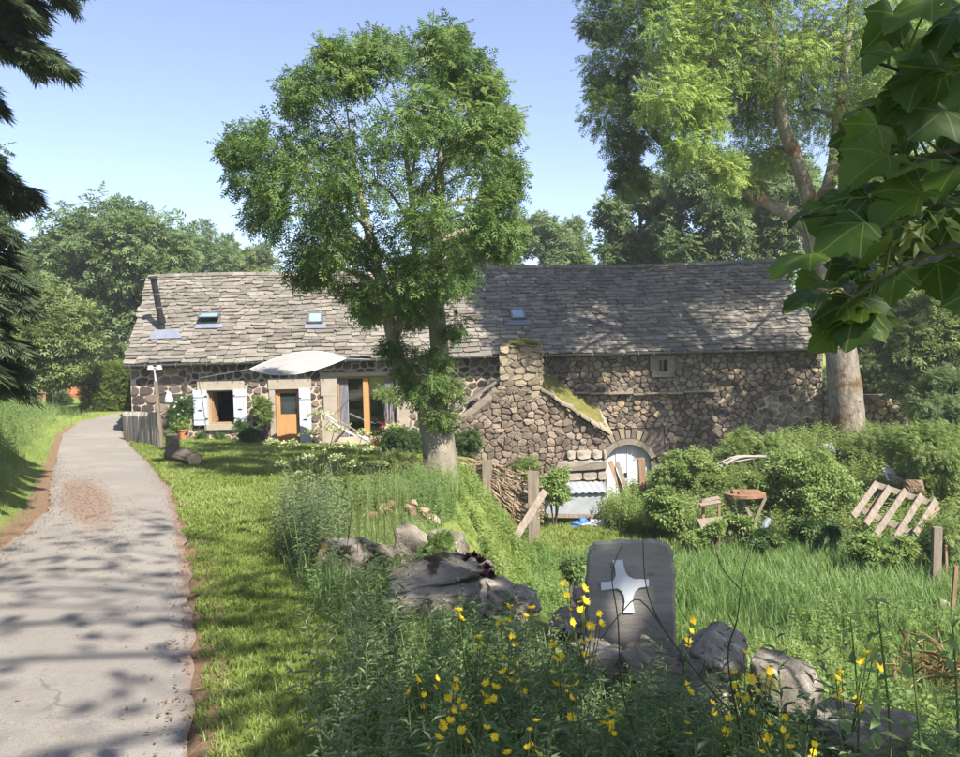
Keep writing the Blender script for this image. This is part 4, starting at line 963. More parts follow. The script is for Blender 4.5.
MB().bar(T(862, 510, 14.6), T(912, 533, 14.5), .12, .05).build('rail', 'old_wood', pl)
for a, b in (((877, 483), (853, 516)), ((890, 487), (866, 524)), ((906, 490), (876, 534)), ((922, 495), (896, 537)), ((936, 500), (915, 534))):
    MB().bar(T(a[0], a[1], 14.92), T(b[0], b[1], 14.25), .125, .03).build('slat', 'old_wood', pl)
for a, b in (((886, 489), (868, 512)), ((938, 507), (920, 530))):
    MB().bar(T(a[0], a[1], 15.08), T(b[0], b[1], 14.7), .10, .03).build('slat', 'brown_wood', pl)
b = gy_(935, 583, 12.6); plank(b-np.array([0, 0, .2]), T(937, 527, 12.6), .14, .09, 'old_wood', 'thick weathered stake standing in the garden below the pallet', 'wooden_post', 'post')
b = gy_(951, 612, 10.6); plank(b-np.array([0, 0, .15]), T(956, 566, 10.6), .05, .04, 'brown_wood', 'thin brown stake at the right edge of the garden', 'wooden_post', 'post')
b = gy_(947, 577, 13); plank(b-np.array([0, 0, .1]), T(946, 545, 13), .04, .03, 'brown_wood', 'slender cane upright behind the thick garden stake', 'cane', 'cane')
plank(T(819, 451, 22.2), T(834, 447, 22.2), .34, .02, 'iron_sheet', 'small tilted metal sheet at the foot of the big tree', 'metal_sheet', 'metal sheet', up=(.2, -.7, .7))
plank(T(887, 468, 18.5), T(893, 480, 18.3), .3, .02, 'white_plastic', 'pale plastic scrap on the stones above the pallet', 'plastic_scrap', 'scrap', up=(.2, -.9, .3))
# ---------------------------------------------------------------- rocks
def rock_geo(c, size, rot, seed, n=10, box=.55, amp=.10):
    rg = np.random.RandomState(seed); ph = rg.uniform(0, 6.28, 12); V = []; F = []
    ax = np.linspace(-1, 1, n+1); key = {}
    def vid(p):
        k = tuple(np.round(p, 4))
        if k not in key: key[k] = len(V); V.append(np.array(p))
        return key[k]
    for d in range(3):
        for s_ in (-1, 1):
            for i in range(n):
                for j in range(n):
                    q = []
                    for (a, b) in ((i, j), (i+1, j), (i+1, j+1), (i, j+1)):
                        p = [0, 0, 0]; p[d] = s_; p[(d+1) % 3] = ax[a]; p[(d+2) % 3] = ax[b]; q.append(vid(p))
                    F.append(tuple(q if s_ > 0 else q[::-1]))
    P = np.array(V); sph = P/np.linalg.norm(P, axis=1, keepdims=True)
    Q = P*box+sph*(1-box)*1.15
    for k in range(5):   # planed facets
        nrm = rg.normal(0, 1, 3); nrm /= np.linalg.norm(nrm); h = rg.uniform(.62, .85); dd = Q@nrm
        Q = Q-np.outer(np.clip(dd-h, 0, 9)*.85, nrm)
    d1 = np.sin(Q[:, 0]*3+ph[0])*np.cos(Q[:, 1]*3.3+ph[1])*np.sin(Q[:, 2]*2.8+ph[2])
    d2 = np.sin(Q[:, 0]*8+ph[3])*np.sin(Q[:, 1]*7+ph[4])*np.cos(Q[:, 2]*9+ph[5])
    def fuzz(k0, k1, m_):
        a = np.zeros(len(Q))
        for _ in range(m_):
            k = rg.normal(0, 1, 3); k *= rg.uniform(k0, k1)/np.linalg.norm(k); a += np.sin(Q@k+rg.uniform(0, 6.28)+1.5*np.sin(Q@(k[[1, 2, 0]]*.4)))
        return a/math.sqrt(m_)
    d3 = fuzz(10, 20, 6); d4 = fuzz(20, 38, 8)
    Q = Q*(1+amp*(d1+.6*d2+.22*d3+.13*d4))[:, None]*np.array(size)/2
    a, b, c_ = rot
    Rz = np.array([[math.cos(c_), -math.sin(c_), 0], [math.sin(c_), math.cos(c_), 0], [0, 0, 1]]); Ry = np.array([[math.cos(b), 0, math.sin(b)], [0, 1, 0], [-math.sin(b), 0, math.cos(b)]]); Rx = np.array([[1, 0, 0], [0, math.cos(a), -math.sin(a)], [0, math.sin(a), math.cos(a)]])
    return (Q@(Rz@Ry@Rx).T)+np.array(c), F
def rock(px, py, d, w_, h_, dp, rot, seed, mat, lab, name='boulder', n=26, box=.55, amp=.1, group=None):
    k_ = .88 if d < 5 else 1
    V, F = rock_geo(T(px, py, d), (w_*k_, dp, h_*k_), rot, seed, n, box, amp)
    return ob(name, V, F, mat, None, smooth=n > 10 and False, label=lab, cat='rock', group=group)
rock(862, 728, 2.95, .46, .24, .36, (0, -.12, .3), 1, 'rock', 'flat-topped dark boulder at the bottom right of the wall', box=.7)
rock(778, 690, 3.35, .33, .30, .36, (.1, .15, .5), 2, 'rock', 'grey lichened boulder next to the flat-topped bottom right one', box=.65)
rock(715, 655, 3.9, .42, .32, .4, (0, .35, .2), 3, 'rock_pale', 'pale rounded boulder against the right foot of the cross stone')
rock(655, 668, 3.85, .34, .26, .3, (.1, -.2, .4), 4, 'rock', 'brown angular boulder under the cross stone')
rock(600, 668, 4.0, .36, .26, .3, (0, .1, .1), 5, 'rock_pale', 'whitish boulder under the left foot of the cross stone')
rock(700, 705, 3.5, .36, .26, .3, (0, .3, .7), 6, 'rock', 'boulder half hidden behind flowers below the pale one')
rock(572, 628, 4.7, .34, .24, .3, (0, .2, .1), 7, 'rock_pale', 'small pale rock left of the cross stone')
rock(590, 600, 4.9, .24, .14, .25, (0, .0, .1), 17, 'rock', 'small dark rock tucked behind the cross stone edge')
rock(505, 606, 5.2, .42, .30, .4, (0, .35, .2), 8, 'rock_pale', 'pinkish grey rock right of the long mossy slab', amp=.14)
rock(525, 603, 5.2, .18, .18, .2, (0, .1, .4), 9, 'rock_pale', 'knob of pale rock beside the long mossy slabs')
rock(440, 592, 5.6, .80, .22, .45, (0, -.03, .06), 10, 'rock_pale', 'long pale lower slab of the old wall', box=.85, amp=.05)
rock(442, 570, 5.7, .78, .15, .45, (.18, -.10, .1), 11, 'rock_moss', 'long upper slab blotched with black moss and lichen', box=.85, amp=.06)
rock(365, 558, 6.9, .86, .38, .5, (0, .10, .1), 12, 'rock_moss', 'wide mossy block at the left end of the old wall', box=.75, amp=.07)
rock(416, 547, 7.2, .44, .42, .4, (0, .1, .1), 13, 'rock', 'dark block right of the wide mossy one')
rock(450, 548, 7.1, .36, .3, .4, (0, .1, .5), 14, 'rock', 'dark stone behind the green cushion plant')
for i, (px, py, s_) in enumerate([(372, 516, .13), (385, 511, .15), (397, 515, .14), (410, 511, .17), (424, 514, .14), (380, 522, .14), (403, 525, .15), (418, 524, .13), (433, 521, .15), (392, 505, .11), (414, 504, .12)]):
    V, F = rock_geo(T(px, py, 10.2+.2*(i % 3)), (s_*1.2, s_, s_*.9), (.2*i, .3*i, .5*i), 30+i, 6); ob('rubble_stone', V, F, 'rubble', None, rnd=(i*.37) % 1, label='small tan stone in the rubble heap behind the wide mossy block', cat='stone', group='tan rubble stones')
for i, (px, py, d, s_, lab) in enumerate([(893, 478, 18.4, .35, 'dark stone in the rubble above the pallet'), (906, 474, 18.6, .35, 'tan stone topmost of the rubble above the pallet'), (915, 488, 17.6, .4, 'pale stone lowest of the rubble above the pallet'), (941, 605, 11, .22, 'small dark stone by the thin right-hand stake')]):
    rock(px, py, d, s_, s_*.8, s_, (.2*i, .3, i), 60+i, 'rubble' if i in (1, 2) else 'rock', lab, n=8)
# sub-soil stones of the old wall under the slabs (hidden mostly by the weeds)
# cross stone
cs0 = root('cross_stone', T(630, 665, 4.3), 'upright grey slab bearing a white cross on the old wall', 'carved stone')
oc0 = [(588, 556), (590, 547), (597, 542.5), (620, 540.5), (645, 540), (660, 541), (669, 546), (673, 555), (672, 563), (675, 572), (674, 600), (676, 640), (676, 672), (586, 672), (587, 620), (586, 590)]
oc = []; rgc = random.Random(41)
for i_, p_ in enumerate(oc0):
    q_ = oc0[(i_+1) % len(oc0)]
    for k_ in range(4): oc.append((p_[0]+(q_[0]-p_[0])*k_/4+rgc.uniform(-.9, .9), p_[1]+(q_[1]-p_[1])*k_/4+rgc.uniform(-.9, .9)))
yo = 4.3
def cpt(px, py, h): p = T(px, py, yo-h); return p
N = len(oc); cxm, cym = 631, 600
ring = lambda k, h: [cpt(cxm+(x-cxm)*k, cym+(y-cym)*k, h) for x, y in oc]
jit = lambda R_: [p+np.array([rgc.uniform(-.004, .004), rgc.uniform(-.006, .006), rgc.uniform(-.004, .004)]) for p in R_]
V = ring(1, -.15)+jit(ring(1.02, -.02))+jit(ring(1.015, .03))+[p+np.array([rgc.uniform(-.003, .003), 0, rgc.uniform(-.003, .003)]) for p in ring(.962, .06)]
F = [tuple(range(N-1, -1, -1))]
for k in range(3):
    for i in range(N): F.append((k*N+i, k*N+(i+1) % N, (k+1)*N+(i+1) % N, (k+1)*N+i))
# rough front face as a grid fan
rg = random.Random(2); base_i = 3*N; M1 = []
for k_, kk in enumerate((.7, .4)):
    st = len(V); V += [cpt(cxm+(x-cxm)*kk, cym+(y-cym)*kk, .06) for x, y in oc]; pr = base_i if k_ == 0 else st-N
    for i in range(N): F.append((pr+i, pr+(i+1) % N, st+(i+1) % N, st+i))
V.append(cpt(cxm, cym, .06)); st = len(V)-1-N
for i in range(N): F.append((st+i, st+(i+1) % N, len(V)-1))
ob('slab', V, F, 'cross_stone', cs0)
cr = [(228, 217), (285, 215), (290, 250), (300, 280), (318, 305), (345, 318), (425, 320), (425, 357), (375, 364), (352, 385), (342, 410), (338, 440), (348, 498), (288, 500), (296, 440), (290, 405), (278, 382), (255, 367), (168, 378), (166, 335), (210, 332), (235, 325), (247, 300), (244, 260)]
m = MB(); P = [cpt(570+x/5.41, 520+y/5.41, .066) for x, y in cr]; m.prism(P, P[0]*0+np.array([0, -.006, 0])); m.build('cross', 'cross_white', cs0)

# ---------------------------------------------------------------- trees
def crown_leaves(clumps, tpl, nsub, nleaf, sc=1., sig=.30, droop=.55, flat=1.):
    pos = []; ax = []; rn = []
    for (c, r_) in clumps:
        r_ = np.array(r_)*np.ones(3); k = max(3, int(nsub))
        d = rs.normal(0, 1, (k, 3)); d /= np.linalg.norm(d, axis=1, keepdims=True)
        sub = np.array(c)+d*r_*(.35+.65*rs.rand(k, 1)**.6)
        tone = rs.uniform(.15, .85, k)
        n = max(4, int(nleaf)); g_ = rs.normal(0, 1, (k, n, 3)); g_ /= np.maximum(1, np.linalg.norm(g_, axis=2, keepdims=True)/1.9)
        p = sub[:, None, :]+g_*r_*sig*np.array([1, 1, .75])*flat
        out = (p-np.array(c)).reshape(-1, 3); out /= np.linalg.norm(out, axis=1, keepdims=True)+1e-6
        a = out*.8+rs.normal(0, .6, out.shape); a[:, 2] -= droop
        pos.append(p.reshape(-1, 3)); ax.append(a); rn.append(np.clip(np.repeat(tone, n)+rs.normal(0, .14, k*n), 0, 1))
    pos = np.concatenate(pos); ax = np.concatenate(ax); rn = np.concatenate(rn)
    up = rs.normal(0, .45, pos.shape)+np.array([0, 0, 1.])
    return scat(tpl, pos, frames(ax, up), rs.uniform(.75, 1.25, len(pos))*sc, rn)
def limbs(m, paths, clumps, r0=.10, every=1, twigs=4, wig=.15):
    nodes = [(np.array(p), r) for pts, rad in paths for p, r in zip(pts, rad)]
    for i, (c, r_) in enumerate(clumps):
        if i % every: continue
        c = np.array(c); R0 = float(np.mean(np.array(r_)*np.ones(3)))
        best = min(nodes, key=lambda n: np.linalg.norm(n[0]-c)+(2.0 if n[0][2] > c[2]-.2 else 0))
        a = best[0]; L = np.linalg.norm(c-a)
        if L < .2: continue
        mid = a*.5+c*.5+np.array([0, 0, .10*L])+rs.normal(0, wig*.4, 3)*L*.4; rr = min(best[1]*.6, r0*(.5+L*.14))
        m.tube(smooth_path([a, mid, c], 4), np.linspace(rr, rr*.22, 9), 6, cap=False)
        for k in range(twigs):
            d = rs.normal(0, 1, 3); d /= np.linalg.norm(d); d[2] = abs(d[2])*.6; m.tube([c*.7+mid*.3, c+d*R0*.5, c+d*R0*.95], [rr*.3, rr*.18, .006], 4, cap=False)
def tree(name, base, label, cat_, trunk_paths, clumps, tpl, mat, bark, nsub, nleaf, sc=1., every=1, twigs=4, r0=.10, group=None, sig=.30, droop=.55, extra=()):
    o = root(name, base, label, cat_, group)
    m = MB(); sm = [(smooth_path(p, 4), np.interp(np.linspace(0, 1, 4*(len(p)-1)+1), np.linspace(0, 1, len(p)), r)) for p, r in trunk_paths]
    for p, r in sm: m.tube(p, r, 12, cap=True, wob=.05)
    m.build('trunk', bark, o, smooth=True)
    if every:
        m2 = MB(); limbs(m2, sm, clumps, r0, every, twigs)
        if m2.v: m2.build('branches', bark, o, smooth=True)
    V, F, r = crown_leaves(clumps, tpl, nsub, nleaf, sc, sig, droop); ob('crown', V, F, mat, o, rnd=r)
    for (cl, mt, ns, nl, tp) in extra:
        V, F, r = crown_leaves(cl, tp, ns, nl, sc, sig, droop); ob('crown', V, F, mt, o, rnd=r)
    return o
# the ash in front of the house
D0 = 15.8
raw = [(445, 58, 36), (402, 66, 38), (345, 72, 36), (308, 96, 30), (458, 104, 42), (402, 122, 46), (340, 128, 46), (280, 150, 38), (252, 176, 28), (476, 150, 38), (503, 176, 24), (432, 168, 46), (370, 180, 48), (312, 188, 42), (268, 212, 26), (484, 208, 34), (434, 222, 42), (372, 232, 44), (325, 236, 36), (308, 266, 22), (350, 272, 30), (402, 276, 36), (446, 268, 30), (495, 232, 24), (418, 302, 22), (372, 300, 20), (443, 38, 20), (378, 54, 22), (462, 62, 26), (338, 58, 16), (480, 85, 20), (495, 125, 22), (240, 150, 20)]
cl = []
for px, py, r in raw:
    k = 1-((px-378)/150)**2-((py-165)/150)**2; dep = 3.0*math.sqrt(max(0, k)); R0 = r/FPX*D0*rs.uniform(.52, .70)
    if dep > .9 and rs.rand() < .78: cl += [(T(px, py, D0-dep), R0), (T(px+rs.uniform(-12, 12), py+rs.uniform(-12, 12), D0+dep), R0)]
    else: cl.append((T(px, py, D0+rs.uniform(-1.2, .9)), R0*1.05))
low = [(T(430, 368, 15.4), .34), (T(416, 390, 15.4), .24), (T(452, 392, 15.5), .26), (T(457, 322, 15.4), .25), (T(408, 362, 15.6), .28), (T(448, 352, 15.6), .25), (T(440, 415, 15.4), .2), (T(395, 345, 15.6), .25)]
ab = on(-.89, 15.8)
pA = [ab-np.array([0, 0, .4]), ab+np.array([0, 0, .15]), T(438, 440, 15.8), T(432, 410, 15.8)]
pB = [T(433, 412, 15.8), T(408, 385, 15.8), T(393, 340, 15.7), T(383, 290, 15.7), T(368, 230, 15.7), T(352, 150, 15.8)]
pC = [T(436, 414, 15.85), T(441, 370, 15.9), T(437, 320, 15.9), T(436, 260, 16), T(440, 190, 16), T(442, 100, 16)]
pD = [T(393, 338, 15.7), T(412, 290, 15.6), T(415, 230, 15.5), T(405, 150, 15.5)]
tree('ash_tree', ab, 'leafy green tree with forked pale trunk standing alone before the farmhouse', 'tree',
     [(pA, [.44, .38, .35, .32]), (pB, [.20, .17, .14, .12, .09, .04]), (pC, [.22, .20, .18, .15, .10, .04]), (pD, [.12, .10, .08, .04])],
     cl, SPRAY, 'ash', 'bark', 12, 27, 1.0, sig=.35, extra=[(low, 'ash', 7, 22, SPRAY_S)])
# the big tree at the house's right end
D1 = 23.6
rawb = [(700, 62, 50), (664, 100, 34), (742, 98, 50), (692, 138, 32), (784, 62, 58), (800, 112, 42), (722, 20, 50), (842, 40, 60), (884, 100, 52), (914, 40, 60), (945, 130, 52), (872, 165, 34), (700, -40, 60), (800, -50, 74), (900, -60, 74), (980, 0, 74), (990, 105, 60), (668, 34, 36), (765, 150, 34), (728, 172, 20), (745, -110, 66), (850, -130, 70), (940, -130, 66), (800, -190, 60), (880, -210, 55), (700, 108, 26), (745, 190, 16), (985, 200, 40), (950, 195, 36)]
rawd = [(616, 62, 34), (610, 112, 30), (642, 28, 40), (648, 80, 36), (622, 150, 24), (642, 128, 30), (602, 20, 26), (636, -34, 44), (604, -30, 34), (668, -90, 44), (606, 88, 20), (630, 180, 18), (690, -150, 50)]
cb = []; cd_ = []
for px, py, r in rawb:
    R0 = r/FPX*D1*.70; cb.append((T(px, py, D1+(1.6 if 740 < px < 850 and 85 < py < 210 else -1.6)+rs.uniform(-1, .6)), R0))
    if r > 45: cb.append((T(px, py, D1+2.6+rs.uniform(-.5, 1)), R0))
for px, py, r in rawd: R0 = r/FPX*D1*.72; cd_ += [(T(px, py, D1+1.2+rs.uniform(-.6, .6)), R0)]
for px, py, r in [(640, -40, 44), (690, -60, 50), (740, -90, 50), (790, -120, 55), (840, -60, 55), (890, -140, 55), (720, 40, 40), (780, 30, 45), (840, 90, 45), (900, 20, 50), (700, -140, 45), (660, 60, 36), (700, 90, 36), (740, 70, 40), (770, 100, 36), (820, 60, 40), (860, 110, 40), (900, 80, 44), (940, 100, 44), (760, -10, 44), (680, 20, 36), (960, 30, 44), (925, -30, 50)]: cd_.append((T(px, py, D1+2.2), r/FPX*D1))  # extra clumps added to thicken the crown's shadow on the roof
bb = on(11.49, 23.5)
qA = [bb-np.array([0, 0, .4]), bb+np.array([0, 0, .3]), T(846, 400, 23.5), T(840, 345, 23.5), T(828, 290, 23.5), T(818, 250, 23.5), T(812, 205, 23.5)]
qB = [T(812, 207, 23.5), T(798, 165, 23.5), T(783, 120, 23.3), T(776, 60, 23.2), T(760, -40, 23)]
qC = [T(815, 215, 23.5), T(832, 175, 23.6), T(838, 120, 23.8), T(850, 20, 24), T(860, -100, 24)]
qD = [T(820, 245, 23.5), T(795, 218, 23.7), T(745, 192, 24.2), T(708, 167, 24.6), T(668, 147, 25), T(635, 110, 25), T(620, 60, 25)]
qE = [T(828, 185, 23.6), T(862, 165, 23.4), T(905, 130, 23.2), T(950, 80, 23)]
tree('tall_tree', bb, 'tall tree with thick whitish mossy trunk at the farmhouse right end', 'tree',
     [(qA, [.66, .56, .50, .46, .42, .38, .34]), (qB, [.24, .22, .18, .12, .06]), (qC, [.22, .20, .16, .1, .05]), (qD, [.24, .21, .19, .17, .14, .10, .05]), (qE, [.16, .13, .09, .04])],
     cb, SPRAY, 'willow', 'bark_big', 13, 42, 1.25, sig=.34, droop=.35, extra=[(cd_, 'willow_shaded', 15, 40, SPRAY)], r0=.13)
# trees behind: crowns made of clumps in an ellipsoid
def far_tree(px, py, rx, ry, d, mat, lab, n=26, nsub=9, nleaf=24, sc=1., tpl=SPRAY_L, name='broadleaf_tree', trunk_px=None, rd_=None, droop=.4, bark='bark_dark', pyb=None):
    c = T(px, py, d); RX, RZ_ = rx/FPX*d, ry/FPX*d; RD = rd_ or RX*.8; cl = []
    for k in range(n):
        v = rs.normal(0, 1, 3); v /= np.linalg.norm(v); q = .35+.5*rs.rand()**.5
        if v[1] > .3: v[1] *= -.6
        R0 = min(RX, RZ_)*rs.uniform(.28, .42); cl.append((c+v*np.array([RX, RD, RZ_])*q, R0))
    bx, by = (T(trunk_px, py, d)[0] if trunk_px else c[0]), d
    b = on(bx, by); tr = max(.12, RZ_*.055)
    pts = [b-np.array([0, 0, .5]), b*.6+c*.4+np.array([.1, 0, 0]), c+np.array([0, 0, RZ_*.4])]
    return tree(name, b, lab, 'tree', [(pts, [tr*1.3, tr, tr*.3])], cl, tpl, mat, bark, nsub, nleaf, sc, every=2, twigs=2, r0=tr*.6, droop=droop)
far_tree(112, 272, 78, 82, 46, 'far_green', 'broad round green tree behind the hedge left of the farmhouse', 46, 11, 30)
far_tree(44, 330, 46, 48, 33, 'far_light', 'yellow-green bushy tree at the left over the grassy bank', 26, 9, 26, .8)
far_tree(198, 262, 34, 34, 62, 'far_green', 'small treetop peeking over the ridge next to the round tree', 16, 8, 22, 1.1)
far_tree(240, 268, 36, 26, 66, 'far_light', 'pale treetop behind the ridge left of the ash', 18, 8, 22, 1.1)
far_tree(478, 252, 34, 40, 50, 'far_light', 'light green treetop behind the ridge right beside the ash crown', 18, 9, 24)
far_tree(540, 255, 60, 38, 58, 'far_green', 'wide treetop behind the middle of the roof ridge', 24, 9, 26, 1.1)
far_tree(640, 225, 40, 66, 46, 'far_green', 'tall green tree behind the ridge under the dark hanging branches', 24, 9, 26)
far_tree(700, 215, 46, 70, 43, 'far_green', 'shady slender-trunked tree behind the right half of the ridge', 22, 8, 20, trunk_px=738)
far_tree(690, 262, 46, 26, 52, 'far_light', 'low pale treetop behind the right half of the ridge', 14, 8, 22)
far_tree(770, 215, 50, 80, 45, 'far_green', 'broad tree behind the ridge beside the tall trunk', 26, 9, 24)
far_tree(880, 270, 70, 110, 38, 'far_green', 'large leafy tree filling the gap right of the tall trunk', 40, 10, 30)
far_tree(980, 260, 70, 130, 33, 'far_dark', 'dark leafy tree at the right edge behind the shrubs', 34, 10, 28)
far_tree(935, 350, 52, 60, 25, 'far_light', 'sunlit young tree at the right edge past the wall stub', 30, 10, 30, .6)
far_tree(-40, 230, 60, 120, 38, 'far_dark', 'dark tree at the left edge behind the spruce', 26, 9, 24)
# distant wood closing the view
cl = []
for k in range(110):
    a = rs.uniform(-1.0, 1.0); r_ = rs.uniform(85, 120); cl.append((np.array([math.sin(a)*r_, math.cos(a)*r_, float(hz(math.sin(a)*r_, math.cos(a)*r_))+rs.uniform(1.5, 6)]), rs.uniform(3, 5)))
V, F, r = crown_leaves(cl, t_spray(1.1, 3, .7, .35), 9, 20); ob('distant_wood', V, F, 'far_green', None, rnd=r, kind='stuff', label='distant wooded slope', cat='wood')
# ---------------------------------------------------------------- hedge, shrubs
def leafbox(name, lo, hi, mat, n, tpl, label, cat_, sc=1., rot=0.):
    c = (np.array(lo)+np.array(hi))/2; o = root(name, (c[0], c[1], lo[2]), label, cat_)
    s_ = (np.array(hi)-np.array(lo))/2; d = rs.uniform(-1, 1, (n, 3)); k = rs.randint(0, 3, n)
    sg = np.sign(rs.uniform(-1, 1, n)); sg[k == 1] = -1; sg[k == 2] = 1
    d[np.arange(n), k] = sg*(1-.16*rs.rand(n))
    lump = .06*np.sin(d[:, 0]*9+d[:, 2]*7)*np.cos(d[:, 2]*5+d[:, 1]*8)
    p = c+d*s_*(1+lump[:, None]); out = np.zeros((n, 3)); out[np.arange(n), k] = sg; a = out+rs.normal(0, .6, (n, 3)); 
    V, F, r = scat(tpl, p, frames(a, rs.normal(0, .5, (n, 3))+np.array([0, 0, 1])), rs.uniform(.7, 1.3, n)*sc); ob('foliage', V, F, mat, o, rnd=r)
    MB().box(c[0]-s_[0]*.8, c[0]+s_[0]*.8, c[1]-s_[1]*.8, c[1]+s_[1]*.8, lo[2]-.1, hi[2]-.25).build('twigs', 'under', o)
    return o
h0, h1 = T(80, 411, 34.5), T(133, 366, 34.5)
leafbox('hedge', (h0[0], 34.5, h0[2]-.2), (h1[0], 37, h1[2]), 'hedge', 5200, SPRAY, 'clipped square green hedge at the road bend left of the farmhouse', 'hedge', 1.0)
def shrub(px, py, rx, ry, d, mat, lab, n=9, nsub=8, nleaf=26, sc=.8, tpl=None, name='shrub', cat_='shrub', rd_=None, flowers=None):
    c = T(px, py, d); RX, RZ_ = rx/FPX*d, ry/FPX*d; RD = rd_ or RX; cl = []
    for k in range(n):
        v = rs.normal(0, 1, 3); v /= np.linalg.norm(v); cl.append((c+v*np.array([RX, RD, RZ_])*rs.uniform(.25, .72), min(RX, RZ_)*rs.uniform(.35, .5)))
    b = on(c[0], c[1]); o = root(name, b, lab, cat_); m = MB()
    for (q, r_) in cl[:6]: m.tube([b+np.array([rs.uniform(-.1, .1), 0, -.05]), b*.5+q*.5, q], [.025, .018, .008], 5)
    m.build('stems', 'bark_dark', o)
    V, F, r = crown_leaves(cl, tpl or SPRAY_S, nsub, nleaf, sc); ob('foliage', V, F, mat, o, rnd=r)
    if flowers:
        V, F, r = crown_leaves(cl, t_leaf(.09, .09), 3, 3, 1); ob('blossom', V, F, flowers, o, rnd=r)
    return o
LEAFT = merge([t_leaf(.11, .07, .2), t_leaf(.10, .06, .2, (.05, .02, 0), -1.0), t_leaf(.10, .06, .2, (-.05, .02, 0), 1.0)])
shrub(181, 413, 12, 25, 26.9, 'shrub_dark', 'climbing shrub with pale blooms on the wall left of the window', 12, 8, 22, .9, rd_=.35, flowers='white_flower')
shrub(175, 432, 12, 10, 26.5, 'shrub', 'low green plant at the wall behind the stake fence', 5, 6, 20, .8)
shrub(214, 437, 20, 6, 26.8, 'shrub_dark', 'low plants in the bed under the window', 6, 6, 20, .7, rd_=.3)
shrub(247, 434, 13, 13, 26.4, 'shrub_dark', 'rounded dark bush right of the window', 8, 8, 24, .8)
shrub(263, 412, 9, 22, 26.9, 'shrub', 'light green climber on the wall left of the front door', 9, 7, 20, .9, rd_=.25)
shrub(402, 440, 24, 17, 23.5, 'shrub_dark', 'dense dark green bush right of the glazed opening', 12, 10, 36, .7, rd_=.8)
shrub(388, 396, 13, 16, 25.5, 'shrub', 'airy green branch hanging before the glazed opening', 6, 6, 12, .8, rd_=.3)
shrub(470, 442, 16, 12, 21.5, 'shrub_dark', 'dark green growth behind the ash trunk on the terrace bank', 7, 8, 26, .8)
shrub(555, 486, 18, 26, 21.5, 'shrub', 'light green bush at the foot of the stone lean-to', 9, 8, 28, .8, tpl=LEAFT)
shrub(528, 468, 12, 10, 20.5, 'shrub', 'small leafy sprig above the wattle fence end', 5, 7, 22, .8)
shrub(560, 398, 14, 6, 26.2, 'grass_pale', 'tuft of green weeds growing on the mossy lean-to roof', 5, 6, 18, .6, rd_=.5)
# the bramble mound: separate bushes one can tell apart
shrub(690, 470, 42, 24, 21.5, 'shrub', 'broad light green bush left on the mound behind the bench', 18, 10, 44, .85, tpl=LEAFT)
shrub(745, 445, 48, 14, 22.5, 'shrub', 'grassy bush along the farmhouse wall above the canes', 14, 10, 36, .85)
shrub(805, 488, 42, 42, 18.3, 'shrub', 'large round green bush right of the orange table', 26, 12, 52, .85, tpl=LEAFT)
shrub(800, 462, 34, 14, 20.5, 'shrub', 'bush top behind the large round one near the tall trunk', 10, 9, 34, .85)
shrub(675, 512, 26, 24, 18.5, 'shrub', 'bright leafy bush between the upright post and the bench', 14, 10, 40, .85, tpl=LEAFT)
shrub(762, 478, 20, 12, 18.3, 'shrub', 'small bush directly behind the orange table', 7, 9, 34, .8, tpl=LEAFT)
shrub(865, 450, 26, 16, 21.5, 'shrub', 'bush at the right foot of the tall trunk', 9, 9, 34, .85)
shrub(930, 452, 38, 44, 18.5, 'shrub', 'dense shrub at the right edge above the pallet', 22, 11, 46, .85)
shrub(945, 400, 40, 34, 20.5, 'far_green', 'leafy shrub at the right edge in front of the wall stub', 18, 10, 40, .85)
shrub(825, 535, 40, 18, 16, 'shrub_dark', 'dark green weeds between the round bush and the pallet', 12, 9, 34, .8, tpl=LEAFT)
shrub(885, 552, 44, 16, 13.6, 'shrub', 'leafy weeds under the tilted pallet', 14, 10, 36, .7, tpl=LEAFT)
shrub(940, 540, 24, 26, 13.5, 'shrub', 'light weeds behind the thick garden stake', 9, 9, 30, .7)
shrub(742, 523, 22, 9, 16.2, 'shrub', 'bright weeds growing up around the table legs', 8, 8, 26, .7, tpl=LEAFT)
shrub(716, 528, 12, 8, 15.9, 'shrub', 'bright weeds hiding the bench legs', 6, 8, 22, .7, tpl=LEAFT)
shrub(760, 540, 26, 10, 15.6, 'shrub_dark', 'low dark weeds under the bent pipe', 8, 8, 26, .7, tpl=LEAFT)
shrub(700, 538, 26, 10, 15.8, 'shrub', 'low weeds in front of the bench', 8, 8, 28, .7, tpl=LEAFT)
shrub(436, 547, 14, 15, 6.8, 'shrub', 'bright green cushion plant between the dark wall stones', 8, 9, 36, .30)
shrub(575, 568, 12, 14, 7.5, 'weed', 'grey-green leafy plant behind the cross stone left side', 6, 8, 20, .4, tpl=LEAFT)
shrub(428, 497, 26, 20, 13, 'shrub', 'wild green growth below the ash trunk', 10, 8, 20, .6, tpl=LEAFT)
shrub(830, 384, 9, 26, 32, 'far_green', 'narrow shrub showing between the farmhouse corner and the tall trunk', 8, 9, 26, 1.2, rd_=1.)
shrub(878, 385, 24, 50, 31, 'far_green', 'leafy shrub behind the wall stub right of the tall trunk', 16, 9, 30, 1.2)
shrub(905, 395, 24, 30, 30, 'far_light', 'lighter shrub behind the wall stub at its far end', 12, 9, 30, 1.2)
shrub(462, 528, 26, 18, 15.5, 'shrub', 'leafy weeds in front of the wattle fence', 12, 8, 26, .6, tpl=LEAFT)
shrub(395, 470, 28, 16, 15, 'grass_pale', 'pale dry growth left of the ash trunk', 10, 8, 26, .6)
